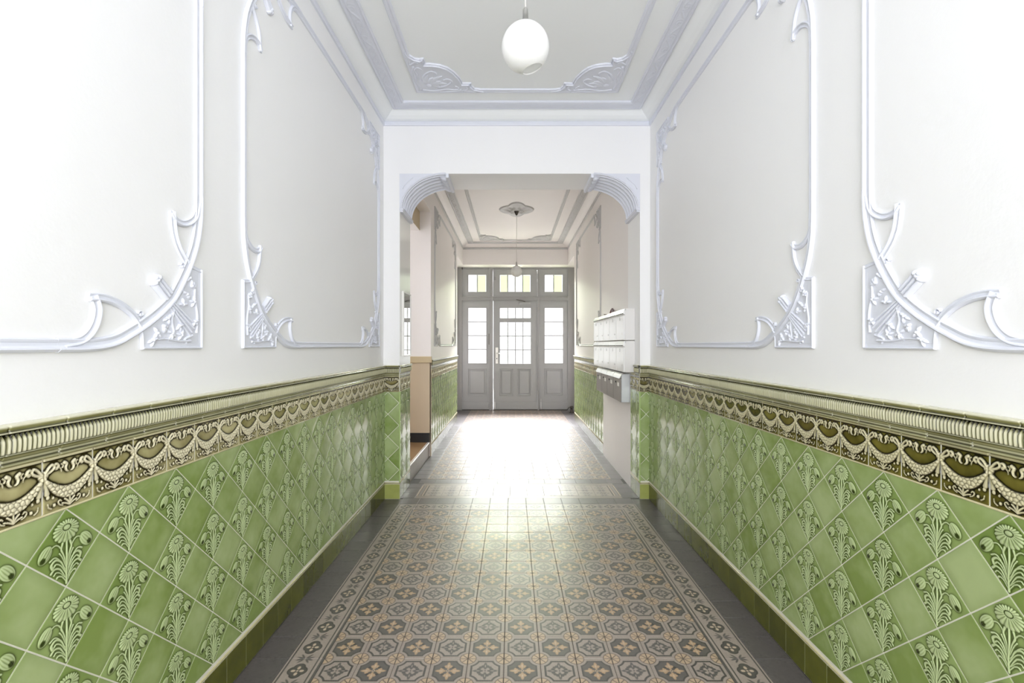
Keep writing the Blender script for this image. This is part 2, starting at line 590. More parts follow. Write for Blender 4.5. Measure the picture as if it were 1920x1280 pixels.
def mesh_flower():
    U, V, b, e = diamond(140)
    H = np.zeros_like(U)
    dark = np.zeros_like(U)
    # daisy seen half from above
    cx, cy = 0.0, 0.057
    phi = np.arctan2((V - cy) * 1.25, U - cx)
    pet = np.abs(np.cos(9.5 * phi + 0.4))
    re, _, _ = ellip(U, V, (0.0, 0.047), 0.039, 0.031)
    lim = 0.90 + 0.10 * pet
    inside = re < lim
    body = np.clip((lim - re) / 0.25, 0, 1)
    H = np.maximum(H, np.where(inside, 0.0035 * dome(body) * (0.45 + 0.55 * pet ** 0.7) + 0.0015 * body, 0))
    rc, _, _ = ellip(U, V, (cx, cy), 0.0105, 0.0075)
    H = np.where(rc < 1.25, 0.0022, H)
    H = np.maximum(H, np.where(rc < 1, 0.0022 + 0.0028 * np.sqrt(np.clip(1 - rc ** 2, 0, 1)), 0))
    dark += 0.8 * np.exp(-((rc - 1.12) / 0.14) ** 2)
    # buds
    for sx in (-1, 1):
        rot = math.radians(52) * sx
        rb, a, bb = ellip(U, V, (0.060 * sx, 0.004), 0.025, 0.0165, rot if sx < 0 else rot)
        rot2 = math.radians(-128 if sx < 0 else -52)
        rb, a, bb = ellip(U, V, (0.060 * sx, 0.003), 0.0245, 0.0165, rot2)
        ridg = 0.75 + 0.25 * np.abs(np.cos(7 * bb / np.sqrt(np.clip(1.05 - a ** 2, 0.05, 2))))
        H = np.maximum(H, np.where(rb < 1, 0.0052 * np.sqrt(np.clip(1 - rb ** 2, 0, 1)) * ridg, 0))
        hole = np.hypot((a - 0.58) / 0.36, bb / 0.46)
        dark += 1.1 * np.exp(-np.clip(hole, 0, 9) ** 6)
        H = np.maximum(H, path_relief(U, V, smooth([(0.045 * sx, 0.014), (0.03 * sx, 0.018), (0.016 * sx, 0.004), (0.004 * sx, -0.03)], 3), 0.0017, 0.0022, 0.0026))
    H = np.maximum(H, path_relief(U, V, [(0.0, 0.03), (0.001, -0.02), (-0.001, -0.06), (0, -0.097)], 0.0026, 0.0034, 0.0045))
    # leaves
    for sx in (-1, 1):
        for (p, r0, r1) in (
            ([(0.002, -0.07), (0.014, -0.035), (0.030, -0.022), (0.043, -0.030), (0.040, -0.041)], 0.0016, 0.0044),
            ([(0.004, -0.066), (0.016, -0.043), (0.029, -0.033), (0.036, -0.038)], 0.0010, 0.0024),
            ([(0.002, -0.082), (0.018, -0.052), (0.034, -0.045), (0.044, -0.053)], 0.0014, 0.0036),
            ([(0.004, -0.080), (0.018, -0.062), (0.030, -0.056), (0.036, -0.061)], 0.0009, 0.0022),
            ([(0.002, -0.09), (0.013, -0.074), (0.024, -0.069), (0.030, -0.075)], 0.0012, 0.0030),
            ([(0.001, -0.05), (0.008, -0.018), (0.015, 0.0), (0.011, 0.016)], 0.0014, 0.0034),
            ([(0.003, -0.05), (0.012, -0.022), (0.020, -0.008)], 0.0009, 0.0018),
            ([(0.002, -0.06), (0.02, -0.026), (0.034, -0.014), (0.047, -0.019)], 0.0011, 0.0024)):
            H = np.maximum(H, path_relief(U, V, smooth([(x * sx, y) for x, y in p], 4), r0, r1, 0.0034))
    H *= np.clip(e / 0.006, 0, 1)
    d = blur(H, 3) - H
    d2 = blur(H, 9) - H
    C = np.zeros(U.shape + (3,))
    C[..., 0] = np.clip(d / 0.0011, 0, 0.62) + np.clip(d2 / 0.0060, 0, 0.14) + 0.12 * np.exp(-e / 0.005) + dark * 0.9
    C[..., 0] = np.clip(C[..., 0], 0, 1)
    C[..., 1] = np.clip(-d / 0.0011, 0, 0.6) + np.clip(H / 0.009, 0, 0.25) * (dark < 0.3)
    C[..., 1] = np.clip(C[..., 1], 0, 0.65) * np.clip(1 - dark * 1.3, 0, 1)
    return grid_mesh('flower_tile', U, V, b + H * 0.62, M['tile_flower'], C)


FW = 0.15 - 0.0012


def rect_lines(n, w, e=0.0008):
    return np.concatenate([[-w / 2, -w / 2 + e], np.linspace(-w / 2 + 0.003, w / 2 - 0.003, n), [w / 2 - e, w / 2]])


def mesh_frieze():
    s = rect_lines(100, FW)
    U, V = np.meshgrid(s, s, indexing='ij')
    e = np.minimum(FW / 2 - abs(U), FW / 2 - abs(V))
    b = TT * dome(np.clip(e / 0.002, 0, 1))
    A = FW / 2
    H = np.zeros_like(U)
    q = U / A
    vs = 0.020 - 0.050 * (1 - q ** 2)
    t = 0.003 + 0.0140 * (1 - np.abs(q) ** 1.7)
    slope = np.sqrt(1 + (0.10 * q / A) ** 2)
    d = np.abs(V - vs) / (t * slope)
    r2 = np.random.default_rng(5)
    pts = []
    for i in range(-7, 8):
        for j in range(-5, 6):
            pts.append((i * 0.0132 + (j % 2) * 0.0066 + r2.uniform(-.003, .003), -0.012 + j * 0.0108 + r2.uniform(-.003, .003)))
    pts = np.array(pts)
    D = np.sort(np.hypot(U[..., None] - pts[:, 0], V[..., None] - pts[:, 1]), -1)
    cob = np.clip((D[..., 1] - D[..., 0]) / 0.0050, 0, 1) ** 0.7
    H = np.maximum(H, np.where(d < 1, 0.0030 * np.sqrt(np.clip(1 - d ** 2, 0, 1)) + 0.0050 * cob * np.clip((1 - d) * 4, 0, 1), 0))
    for sx in (-1, 1):
        f = lambda L: [(x * sx, y) for x, y in L]
        # rosette and ribbon tails at the joint
        rr, a, bb = ellip(U, V, (A * sx, 0.028), 0.0135, 0.0135)
        H = np.maximum(H, np.where(rr < 1, 0.008 * np.sqrt(np.clip(1 - rr ** 2, 0, 1)) * (0.75 + 0.25 * np.cos(6 * np.arctan2(bb, a))), 0))
        for p, r0, r1, h in (
            ([(A - .002, .018), (A - .007, -.002), (A - .0105, -.021)], .0020, .0072, .0036),
            ([(A - .004, .033), (.060, .047), (.050, .053), (.045, .045), (.055, .036), (A - .004, .030)], .0034, .0034, .0060),
            ([(.047, .050), (.038, .053), (.033, .046), (.038, .041)], .0028, .0050, .0054),
            ([(.032, .044), (.025, .036), (.024, .028)], .0018, .0010, .0030),
            ([(.015, .051), (.009, .047), (.012, .038), (.010, .030), (.005, .026)], .0052, .0016, .0054),
            ([(.024, .050), (.019, .045), (.021, .039)], .0016, .0022, .0034),
            ([(0, -.067), (.005, -.056), (.014, -.048)], .0026, .0022, .0046),
            ([(0, -.067), (.011, -.061), (.021, -.058)], .0024, .0020, .0042),
            ([(.020, -.064), (.028, -.060), (.033, -.052), (.028, -.047), (.024, -.051)], .0016, .0018, .0034),
            ([(.052, -.064), (.060, -.058), (.062, -.048)], .0018, .0012, .0032)):
            H = np.maximum(H, path_relief(U, V, smooth(f(p), 4), r0, r1, h))
        for c, rx, ry, h in (((.044, -.056), .0042, .0048, .0045), ((A - .0125, -.031), .0048, .0060, .0045), ((.047, -.036), .0030, .0040, .0035)):
            rr, _, _ = ellip(U, V, (c[0] * sx, c[1]), rx, ry)
            H = np.maximum(H, np.where(rr < 1, h * np.sqrt(np.clip(1 - rr ** 2, 0, 1)), 0))
    H = np.maximum(H, path_relief(U, V, [(0, -.066), (0, -.042)], .0024, .0016, .0046))
    H = np.where(V > 0.0665, 0.0035, H)
    H *= np.clip(e / 0.0015, 0, 1)
    d1 = blur(H, 3) - H
    d2 = blur(H, 8) - H
    C = np.zeros(U.shape + (3,))
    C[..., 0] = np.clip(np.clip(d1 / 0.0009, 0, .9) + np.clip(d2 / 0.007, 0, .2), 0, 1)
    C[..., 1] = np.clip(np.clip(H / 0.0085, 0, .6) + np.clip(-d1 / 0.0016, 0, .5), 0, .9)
    C[..., 1] *= np.where(V > 0.0665, 0.5, 1)
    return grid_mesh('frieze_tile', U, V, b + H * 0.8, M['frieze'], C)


def mesh_cap():
    w = FW
    us = rect_lines(98, w)
    prof = [(0, 0.0, 0, 0), (0.0, 0.014, 0, 0), (0.004, 0.016, 0, .4), (0.008, 0.014, .7, 0), (0.010, 0.011, .9, 0), (0.013, 0.013, 0, .6), (0.016, 0.015, 0, .5), (0.018, 0.012, .6, 0),
            (0.021, 0.016, 0, .2), (0.026, 0.019, .2, 0), (0.029, 0.022, .9, 0), (0.031, 0.027, 0, .9), (0.033, 0.023, .9, 0)]
    n0 = len(prof)
    fl = np.linspace(0.035, 0.079, 16)
    for v in fl:
        x = (v - 0.035) / 0.044
        prof.append((v, 0.026 + 0.005 * math.sin(math.pi * (0.2 + 0.6 * x)) , 0, 0))
    n1 = len(prof)
    prof += [(0.081, 0.022, 1, 0), (0.083, 0.024, 1, 0), (0.0845, 0.034, .2, .9), (0.087, 0.036, 0, .9), (0.089, 0.034, .9, 0), (0.092, 0.032, .5, 0), (0.096, 0.033, 0, 0), (0.099, 0.036, 0, .4),
             (0.102, 0.036, 0, .9), (0.104, 0.032, 0, .9), (0.105, 0.020, 0, .8), (0.105, 0.0, 0, .8)]
    P = np.array(prof)
    U = np.repeat(us[:, None], len(P), 1)
    V = np.repeat(P[None, :, 0], len(us), 0)
    H = np.repeat(P[None, :, 1], len(us), 0).copy()
    C = np.zeros(U.shape + (3,))
    C[..., 0] = P[None, :, 2]
    C[..., 1] = P[None, :, 3]
    k = 12
    ph = np.abs(np.sin(math.pi * k * (U + w / 2) / w))
    sl = slice(n0, n1)
    x = (V[:, sl] - 0.035) / 0.044
    point = np.clip((1 - x) / 0.30, 0, 1)
    lobe = np.clip(ph[:, sl] - (1 - point) * 0.75, 0, 1)
    H[:, sl] -= 0.0095 * (1 - lobe ** 0.55)
    C[:, sl, 0] = np.clip(1.15 * (1 - lobe * 2.0), 0, 1)
    C[:, sl, 1] = np.clip(lobe * 1.3 - 0.35, 0, .85)
    C[:, n0 + 0, 0] = 0.6
    edge = np.clip((w / 2 - abs(U)) / 0.0015, 0, 1)
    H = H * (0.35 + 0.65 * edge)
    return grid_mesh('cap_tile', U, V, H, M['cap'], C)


def mesh_rect_tile(name, w, h, t, mat, bev=0.0014):
    us = np.array([-w / 2, -w / 2 + bev * .35, -w / 2 + bev, -w / 2 + bev * 1.6, w / 2 - bev * 1.6, w / 2 - bev, w / 2 - bev * .35, w / 2])
    vs = np.array([0, bev * .35, bev, bev * 1.6, h - bev * 1.6, h - bev, h - bev * .35, h])
    U, V = np.meshgrid(us, vs, indexing='ij')
    e = np.minimum(w / 2 - abs(U), np.minimum(V, h - V))
    H = t * dome(np.clip(e / bev, 0, 1))
    C = np.zeros(U.shape + (3,))
    C[..., 1] = 0.5 * np.exp(-e / 0.002)
    return grid_mesh(name, U, V, H, mat, C)


ME_PLAIN, ME_FLOWER, ME_FRIEZE, ME_CAP = mesh_plain(), mesh_flower(), mesh_frieze(), mesh_cap()
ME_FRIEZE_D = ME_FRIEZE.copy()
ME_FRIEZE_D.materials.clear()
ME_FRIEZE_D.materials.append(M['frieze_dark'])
ME_BASE = mesh_rect_tile('base_tile', FW, 0.143, TT, M['base_tile'])
ME_BASE_L = mesh_rect_tile('base_tile', FW, 0.143, TT, M['base_light'])
ME_HALF_T = clip_mesh(ME_PLAIN, [((0, -0.0015, 0), (0, 1, 0))], 'plain_tile_half')
ME_HALF_B = clip_mesh(ME_PLAIN, [((0, 0.0015, 0), (0, -1, 0))], 'plain_tile_half')
Z_FR = 1.037      # underside of the frieze
FLOWER_ROWS = (0.9275, 0.7125, 0.4975, 0.2825)
PLAIN_ROWS = (0.820, 0.605, 0.390)


def put(parent, Mx, me, name, u, v, hw, u0, u1):
    if u + hw <= u0 + 0.006 or u - hw >= u1 - 0.006:
        return
    if u - hw >= u0 - 0.0005 and u + hw <= u1 + 0.0005:
        m2 = me
    else:
        pl = []
        if u - hw < u0:
            pl.append(((u0 - u, 0, 0), (-1, 0, 0)))
        if u + hw > u1:
            pl.append(((u1 - u, 0, 0), (1, 0, 0)))
        m2 = clip_mesh(me, pl, me.name)
        if m2 is None:
            return
    obj(name, m2, parent, Mx @ T2(u, v))


def dado(parent, Mx, u0, u1, ph_flower, ph_frieze, ph_cap, ph_base, cap_range=None, base_me=None, flowers=True, frieze=None):
    """the tiled lower wall between u0 and u1 on the plane Mx"""
    g = MB().box(u0, u1, 0.0, DADO - 0.02, -0.004, TT - 0.0016)
    g.build('grout_bed', M['grout'], parent, Mx)
    k0 = math.floor((u0 - ph_flower) / PITCH) - 1
    k1 = math.ceil((u1 - ph_flower) / PITCH) + 1
    for k in range(k0, k1 + 1):
        u = ph_flower + k * PITCH
        for v in FLOWER_ROWS:
            put(parent, Mx, ME_FLOWER if flowers else ME_PLAIN, 'flower_tile' if flowers else 'plain_tile', u, v, RT, u0, u1)
        u += PITCH / 2
        for v in PLAIN_ROWS:
            put(parent, Mx, ME_PLAIN, 'plain_tile', u, v, RT, u0, u1)
        put(parent, Mx, ME_HALF_T, 'plain_tile', u, 1.035, RT, u0, u1)
        put(parent, Mx, ME_HALF_B, 'plain_tile', u, 0.175, RT, u0, u1)
    c0, c1 = cap_range or (u0, u1)
    for me, nm, ph, v, a, b in ((frieze or ME_FRIEZE, 'frieze_tile', ph_frieze, Z_FR + 0.0755, u0, u1), (ME_CAP, 'cap_tile', ph_cap, 1.1872, c0, c1), (base_me or ME_BASE, 'base_tile', ph_base, 0.001, u0, u1)):
        for k in range(math.floor((a - ph) / 0.15) - 1, math.ceil((b - ph) / 0.15) + 2):
            put(parent, Mx, me, nm, ph + (k + 0.5) * 0.15, v, FW / 2, a, b)
    for v, w, h in ((0.1535, 0.019, 0.015), (Z_FR - 0.0005, 0.008, 0.0145)):
        MB().stroke([(u0, v), (u1, v)], w, h).build('edge_strip', M['pencil'], parent, Mx, smooth=True)


# ------------------------------------------------------------------ structure: wide passage
FL = frame((XL - TT, 0, 0), (0, 1, 0), (0, 0, 1))      # left wall plane: u = +Y
FR = frame((XR + TT, 0, 0), (0, -1, 0), (0, 0, 1))     # right wall plane: u = -Y
FL2 = frame((XL2 - TT, 0, 0), (0, 1, 0), (0, 0, 1))
FR2 = frame((XR2 + TT, 0, 0), (0, -1, 0), (0, 0, 1))

wall_left = structure(MB().box(XL - 0.35, XL - TT, YR, YA, 0, ZC + 0.05).build('wall_left', M['plaster']), 'white wall over green flower tile dado, mirror-facing long side of the passage', 'wall')
wall_right = structure(MB().box(XR + TT, XR + 0.35, YR, YA, 0, ZC + 0.05).build('wall_right', M['plaster']), 'white wall over green flower tile dado on the mailbox side', 'wall')
wall_left['label'] = 'long white wall over green flower tiles, on the stair opening side'
wall_right['label'] = 'long white wall over green flower tiles, on the mailbox side'

Y0 = 0.55
dado(wall_left, FL, Y0, YA, 1.315, 1.249, 1.145, 2.207)
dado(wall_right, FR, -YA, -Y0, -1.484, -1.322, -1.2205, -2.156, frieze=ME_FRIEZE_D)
# the dado behind the camera, too far back to be seen: one glazed course
for par, Mx, a, b in ((wall_left, FL, YR, Y0), (wall_right, FR, -Y0, -YR)):
    me = MB().box(a, b, 0.16, 1.04, 0, TT).mesh('dado_course', M['tile_plain'])
    obj('dado_course', const_col(me, (0.1, 0.05, 0)), par, Mx)
    me = MB().box(a, b, 1.04, DADO, 0, 0.02).mesh('dado_border', M['frieze'])
    obj('dado_border', const_col(me, (0.3, 0.3, 0)), par, Mx)
    me = MB().box(a, b, 0, 0.16, 0, TT).mesh('dado_base', M['base_tile'])
    obj('dado_base', const_col(me, (0.1, 0.0, 0)), par, Mx)

# rear end: unseen wide courtyard gateway, added to let in light
wr = MB().box(XL - 0.35, XL, YR - 0.2, YR, 0, ZC + 0.05).box(XR, XR + 0.35, YR - 0.2, YR, 0, ZC + 0.05).box(XL, XR, YR - 0.2, YR, 3.62, ZC + 0.05)
structure(wr.build('wall_rear', M['plaster']), 'white end wall with an added, unseen wide gateway to the courtyard', 'wall')

# archway wall between the two passages
wall_arch = structure(MB().box(-1.60, 1.70, YA, YB, 3.14, ZC + 0.05).build('wall_archway', M['plaster']), 'white lintel wall over the square archway', 'wall')
sh_l = structure(MB().box(-1.60, XL2 - TT, YA + TT, YB, 0, DADO).box(-1.60, XL2, YA, YB, DADO - 0.005, 3.14).build('wall_shoulder_left', M['plaster']), 'tiled archway shoulder carrying the mirror', 'wall')
sh_r = structure(MB().box(XR2 + TT, 1.70, YA + TT, YB, 0, DADO).box(XR2, 1.70, YA, YB, DADO - 0.005, 3.14).build('wall_shoulder_right', M['plaster']), 'tiled archway shoulder next to the mailboxes', 'wall')
FS = frame((0, YA + TT, 0), (1, 0, 0), (0, 0, 1))       # shoulder fronts facing the camera: u = +X
dado(sh_l, FS, XL, XL2, XL + 0.03, XL - 0.01, XL - 0.01, XL - 0.005, base_me=ME_BASE_L, flowers=False)
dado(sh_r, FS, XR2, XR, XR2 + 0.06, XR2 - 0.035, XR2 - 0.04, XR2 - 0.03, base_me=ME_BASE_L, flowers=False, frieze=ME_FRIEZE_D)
dado(sh_l, FL2, YA + TT, YB, 4.70, 4.62, 4.62, 4.62)
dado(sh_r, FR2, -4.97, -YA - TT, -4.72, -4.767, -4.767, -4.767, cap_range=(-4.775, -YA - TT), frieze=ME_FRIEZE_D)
for x, par in ((XL2 + 0.001, sh_l), (XR2 - 0.001, sh_r)):
    MB().bbox(x - 0.007, x + 0.007, YA - 0.003, YA + 0.011, 0.16, Z_FR, 0.003).build('corner_strip', M['edge_trim'], par)
# glossy paint on the inner face of the archway
MB().box(XL2, XL2 + 0.002, YA + 0.004, YB - 0.002, DADO, 3.14).build('reveal_paint', M['plaster_gloss'], sh_l)

# ------------------------------------------------------------------ structure: narrow passage
X4 = -3.0
wl = MB().box(X4, XL2 - TT, YO, YN, 0, DADO).box(X4, XL2, YO, YN, DADO - 0.005, ZC + 0.05)
wl.box(-1.233, XL2, YB, YO, 3.267, ZC + 0.05)
wl.box(-1.6, -1.25, YN, YD + 0.15, 0, 3.3).box(-1.6, XL2, YN, YH, 3.262, ZC + 0.05)
wall_left2 = structure(wl.build('wall_left_far', M['plaster_warm_lit']), 'white wall and square pillar, warm light tinted in, beyond the archway, beside the stair opening', 'wall')
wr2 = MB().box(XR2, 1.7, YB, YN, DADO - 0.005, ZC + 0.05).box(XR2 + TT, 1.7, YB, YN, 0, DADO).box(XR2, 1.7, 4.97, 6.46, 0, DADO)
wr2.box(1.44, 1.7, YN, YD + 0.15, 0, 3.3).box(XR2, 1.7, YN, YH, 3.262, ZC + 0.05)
wall_right2 = structure(wr2.build('wall_right_far', M['plaster_warm_lit']), 'white wall, warm light tinted in, beyond the archway that carries the mailboxes', 'wall')
dado(wall_left2, FL2, YO + 0.03, YN, 6.50, 6.42, 6.42, 6.42)
dado(wall_right2, FR2, -YN, -6.46, -6.60, -6.46, -6.46, -6.46)
wh = MB().box(-1.6, 1.7, YH, YD + 0.15, 3.262, ZC + 0.05)
structure(wh.build('wall_front', M['plaster_warm_lit']), 'white lintel wall over the grey street door', 'wall')

# stair opening: raised landing, beige jamb, dark skirting, low soffit
ws = MB().box(X4 - 0.2, X4, YB - 0.2, 5.22, 0, 3.1).box(X4 - 0.2, X4, 6.22, YO + 0.2, 0, 3.1).box(X4 - 0.2, X4, 5.22, 6.22, 0, 1.15).box(X4 - 0.2, X4, 5.22, 6.22, 2.85, 3.1).box(X4, -1.6, YB - 0.2, YB, 0, 3.1).box(X4, -1.233, YB, YO, 3.02, ZC)
stair_wall = structure(ws.build('wall_stairwell', M['plaster_warm_lit']), 'inner walls and low soffit of the stair opening', 'wall')
win = structure(bpy.data.objects.new('added_window_1', None), 'added, unseen white casement window lighting the stair landing', 'window')  # unseen window, added to carry the extra stairwell light
COL.objects.link(win)
wf = MB()
for a, b, c, d in ((5.22, 5.28, 1.15, 2.85), (6.16, 6.22, 1.15, 2.85), (5.69, 5.75, 1.15, 2.85)):
    wf.bbox(X4 - 0.13, X4 - 0.07, a, b, c, d, 0.004)
wf.bbox(X4 - 0.128, X4 - 0.072, 5.28, 6.16, 1.15, 1.21, 0.004).bbox(X4 - 0.128, X4 - 0.072, 5.28, 6.16, 2.79, 2.85, 0.004)
wf.build('window_frame', M['white_enamel'], win)
for a, b in ((5.28, 5.69), (5.75, 6.16)):
    MB().box(X4 - 0.102, X4 - 0.098, a, b, 1.21, 2.79).build('pane', M['pane_clear'], win)
MB().box(-1.236, -1.2325, YB, YO, 3.02, 3.27).build('soffit_edge', M['beige2'], stair_wall)
jamb = MB().box(X4, XL2, YO - 0.004, YO, 0.19, 1.25).build('jamb_dado', M['beige'], wall_left2)
MB().bbox(X4, XL2 + 0.012, YO - 0.022, YO + 0.03, 1.25, 1.335, 0.004).build('jamb_band', M['beige2'], wall_left2)
MB().box(XL2 - TT, XL2 + 0.003, YO - 0.004, YO + 0.03, 0.0, 1.25).build('jamb_corner', M['beige'], wall_left2)
MB().box(X4, -1.11, YO - 0.020, YO - 0.004, 0.19, 0.315).box(-1.115, -1.10, YO - 0.024, YO - 0.004, 0.19, 0.315).build('skirting', M['black'], wall_left2)
landing = structure(MB().box(X4, XL2 - 0.02, YB, YO, 0.0, 0.182).build('floor_landing', M['riser']), 'raised stair landing with brown floor and pale nosing', 'floor')
MB().box(X4, XL2 - 0.04, YB, YO - 0.004, 0.182, 0.19).build('floor_covering', M['brown'], landing)
MB().bbox(XL2 - 0.045, XL2 - 0.012, YB + 0.005, YO - 0.01, 0.180, 0.193, 0.003).build('nosing', M['nosing'], landing)


# ------------------------------------------------------------------ ceiling
def ring(rect, prof):
    x0, x1, y0, y1 = rect
    V, F = [], []
    for d, z in prof:
        V += [(x0 + d, y0 + d, z), (x1 - d, y0 + d, z), (x1 - d, y1 - d, z), (x0 + d, y1 - d, z)]
    for i in range(len(prof) - 1):
        for k in range(4):
            k2 = (k + 1) % 4
            F.append((i * 4 + k, (i + 1) * 4 + k, (i + 1) * 4 + k2, i * 4 + k2))
    return MB().add(V, F)


def band_relief(L, w):
    """scrolling leaf relief along a ceiling band, local u along, v across"""
    nu = int(L / 0.006)
    us, vs = np.linspace(0, L, nu), np.linspace(-w / 2, w / 2, 17)
    U, V = np.meshgrid(us, vs, indexing='ij')
    p = 0.15
    x = (U / p) % 1.0 - 0.5
    sgn = np.where(np.floor(U / p) % 2 < 1, 1.0, -1.0)
    r = np.hypot(x * p, V - 0.006 * sgn)
    a = np.arctan2(V * sgn, x * p)
    spiral = np.cos(2 * math.pi * r / 0.022 - a * 1.0)
    stem = np.exp(-((V - 0.028 * np.sin(math.pi * U / p)) / 0.006) ** 2)
    H = 0.0045 * np.clip(spiral, -0.2, 1) * np.exp(-(r / 0.045) ** 4) + 0.005 * stem
    edge = np.clip((w / 2 - abs(V)) / 0.008, 0, 1)
    return U, V, 0.001 + np.clip(H, 0, 1) * edge


ORN = [(.033, .559), (.04, .531), (.074, .489), (.114, .474), (.143, .489), (.144, .445), (.134, .415), (.191, .415), (.26, .4), (.317, .362), (.355, .308), (.391, .227), (.407, .16), (.409, .135), (.466, .135), (.481, .143), (.482, .1), (.507, .056), (.555, .038)]


def ceiling_ornament(parent, mat, Mx, sx, sy):
    out = [(0, 0), (0.59, 0), (0.59, 0.03)] + list(reversed(ORN)) + [(0.03, 0.59), (0, 0.59)]
    n = len(out)
    a = MB()
    a.add([(x, y, 0) for x, y in out] + [(x, y, 0.012) for x, y in out],
          [tuple(range(n, 2 * n))] + [(i, (i + 1) % n, n + (i + 1) % n, n + i) for i in range(n)])
    rim = [(.03, .59)] + ORN + [(.59, .03)]
    a.stroke(rim, 0.024, 0.022, RAIL)
    pl = a.mirrored(sx, sy)
    p = pl.build('corner_ornament', mat, parent, Mx)
    b = MB()
    c = (0.17, 0.17)
    for k, an in enumerate(np.linspace(-0.15, math.pi / 2 + 0.15, 7)):
        L = 0.20 if k % 2 else 0.15
        L *= 1.0 - 0.25 * abs(an - math.pi / 4) / 0.95
        pts = smooth([(c[0] - 0.05 + 0.03 * math.cos(an), c[1] - 0.05 + 0.03 * math.sin(an)), (c[0] - 0.05 + L * 0.6 * math.cos(an + 0.15), c[1] - 0.05 + L * 0.6 * math.sin(an + 0.15)), (c[0] - 0.05 + L * math.cos(an), c[1] - 0.05 + L * math.sin(an))], 5)
        b.stroke(pts, 0.045, 0.010, z0=0.012, taper=lambda s: max(0.12, math.sin(math.pi * (0.15 + 0.8 * s))))
    b.blob((0.13, 0.13), 0.03, 0.03, 0.016, 0, 12, 0.012)
    for s in (0, 1):
        for q in ([(.06, .05), (.16, .035), (.27, .06), (.35, .05), (.38, .08), (.35, .11)], [(.2, .09), (.28, .12), (.33, .18), (.30, .22), (.26, .20)], [(.42, .03), (.45, .07), (.44, .10)], [(.40, .05), (.30, .02), (.2, .015)]):
            pts = smooth([(y, x) if s else (x, y) for x, y in q], 5)
            b.stroke(pts, 0.022, 0.009, z0=0.012, taper=lambda s: max(0.25, 1 - 0.6 * s))
    b.mirrored(sx, sy).build('leaf_relief', mat, p, None, smooth=True)


def ceiling(name, rect, mat, matp, label, ends):
    x0, x1, y0, y1 = rect
    c = structure(MB().box(x0 - 0.1, x1 + 0.1, y0 - 0.1, y1 + 0.1, ZC, ZC + 0.12).build(name, matp), label, 'ceiling')
    ring(rect, [(0, 3.60), (0.013, 3.60), (0.017, 3.612), (0.017, 3.628), (0.013, 3.64), (0, 3.64)]).build('cornice_strip', mat, c)
    ring(rect, [(0, 3.64), (0.010, 3.644), (0.035, 3.653), (0.066, 3.671), (0.096, 3.694), (0.118, 3.712), (0.127, 3.722)]).build('cove', matp, c)
    ring(rect, [(0.127, 3.722), (0.127, 3.700), (0.134, 3.697), (0.142, 3.702), (0.150, 3.702), (0.156, 3.698), (0.216, 3.698), (0.222, 3.702), (0.230, 3.702), (0.238, 3.698), (0.247, 3.704), (0.247, 3.722)]).build('ceiling_band', mat, c)
    ring(rect, [(0.402, 3.722), (0.402, 3.710), (0.408, 3.703), (0.420, 3.703), (0.428, 3.708), (0.440, 3.704), (0.450, 3.708), (0.452, 3.722)]).build('inner_frame', mat, c)
    for sx, xx in ((1, x0 + 0.187), (-1, x1 - 0.187)):
        L = (y1 - y0) - 0.5
        U, V, H = band_relief(L, 0.06)
        me = grid_mesh('scroll_relief', U, V, H, mat)
        obj('scroll_relief', me, c, frame((xx, y0 + 0.25, 3.698), (0, 1, 0), (1, 0, 0)))
    for e in ends:
        for sx in (-1, 1):
            xx = x0 + 0.402 if sx > 0 else x1 - 0.402
            yy = y1 - 0.402 if e > 0 else y0 + 0.402
            Mx = frame((xx, yy, ZC), (1, 0, 0), (0, -1, 0))
            ceiling_ornament(c, mat, Mx, sx, 1 if e > 0 else -1)
    return c


ceil1 = ceiling('ceiling', (XL - TT, XR + TT, YR, YA), M['stucco'], M['ceiling'], 'white plaster ceiling with lavender frames over the wide passage', (1, -1))
ceil2 = ceiling('ceiling_far', (XL2, XR2, YB, YH), M['stucco_far'], M['plaster_warm_lit'], 'white plaster ceiling with grey frames and rosette over the far passage', (1, -1))


def rosette():
    nt_, nr = 96, 26
    th = np.linspace(0, 2 * math.pi, nt_ + 1)
    rr = np.linspace(0, 1, nr)
    TH, R_ = np.meshgrid(th, rr, indexing='ij')
    r1 = 1 / np.sqrt((np.cos(TH) / 0.29) ** 2 + (np.sin(TH) / 0.27) ** 2)
    r2 = 1 / np.sqrt((np.cos(TH) / 0.165) ** 2 + (np.sin(TH) / 0.42) ** 2)
    rm = np.maximum(r1, r2)
    X, Y = R_ * rm * np.cos(TH), R_ * rm * np.sin(TH)
    H = 0.03 * (1 - R_ ** 2) + 0.010 * np.cos(8 * TH) * np.sin(math.pi * np.clip(R_ * 1.3 - 0.15, 0, 1)) + 0.012 * np.exp(-((R_ - 0.93) / 0.05) ** 2) + 0.012 * np.exp(-((R_ - 0.42) / 0.05) ** 2)
    H = np.where(R_ > 0.995, 0, H + 0.004)
    me = grid_mesh('rosette', X, Y, H, M['stucco_far'])
    return obj('rosette', me, ceil2, frame((0.075, 7.86, ZC), (1, 0, 0), (0, -1, 0)))


rosette()

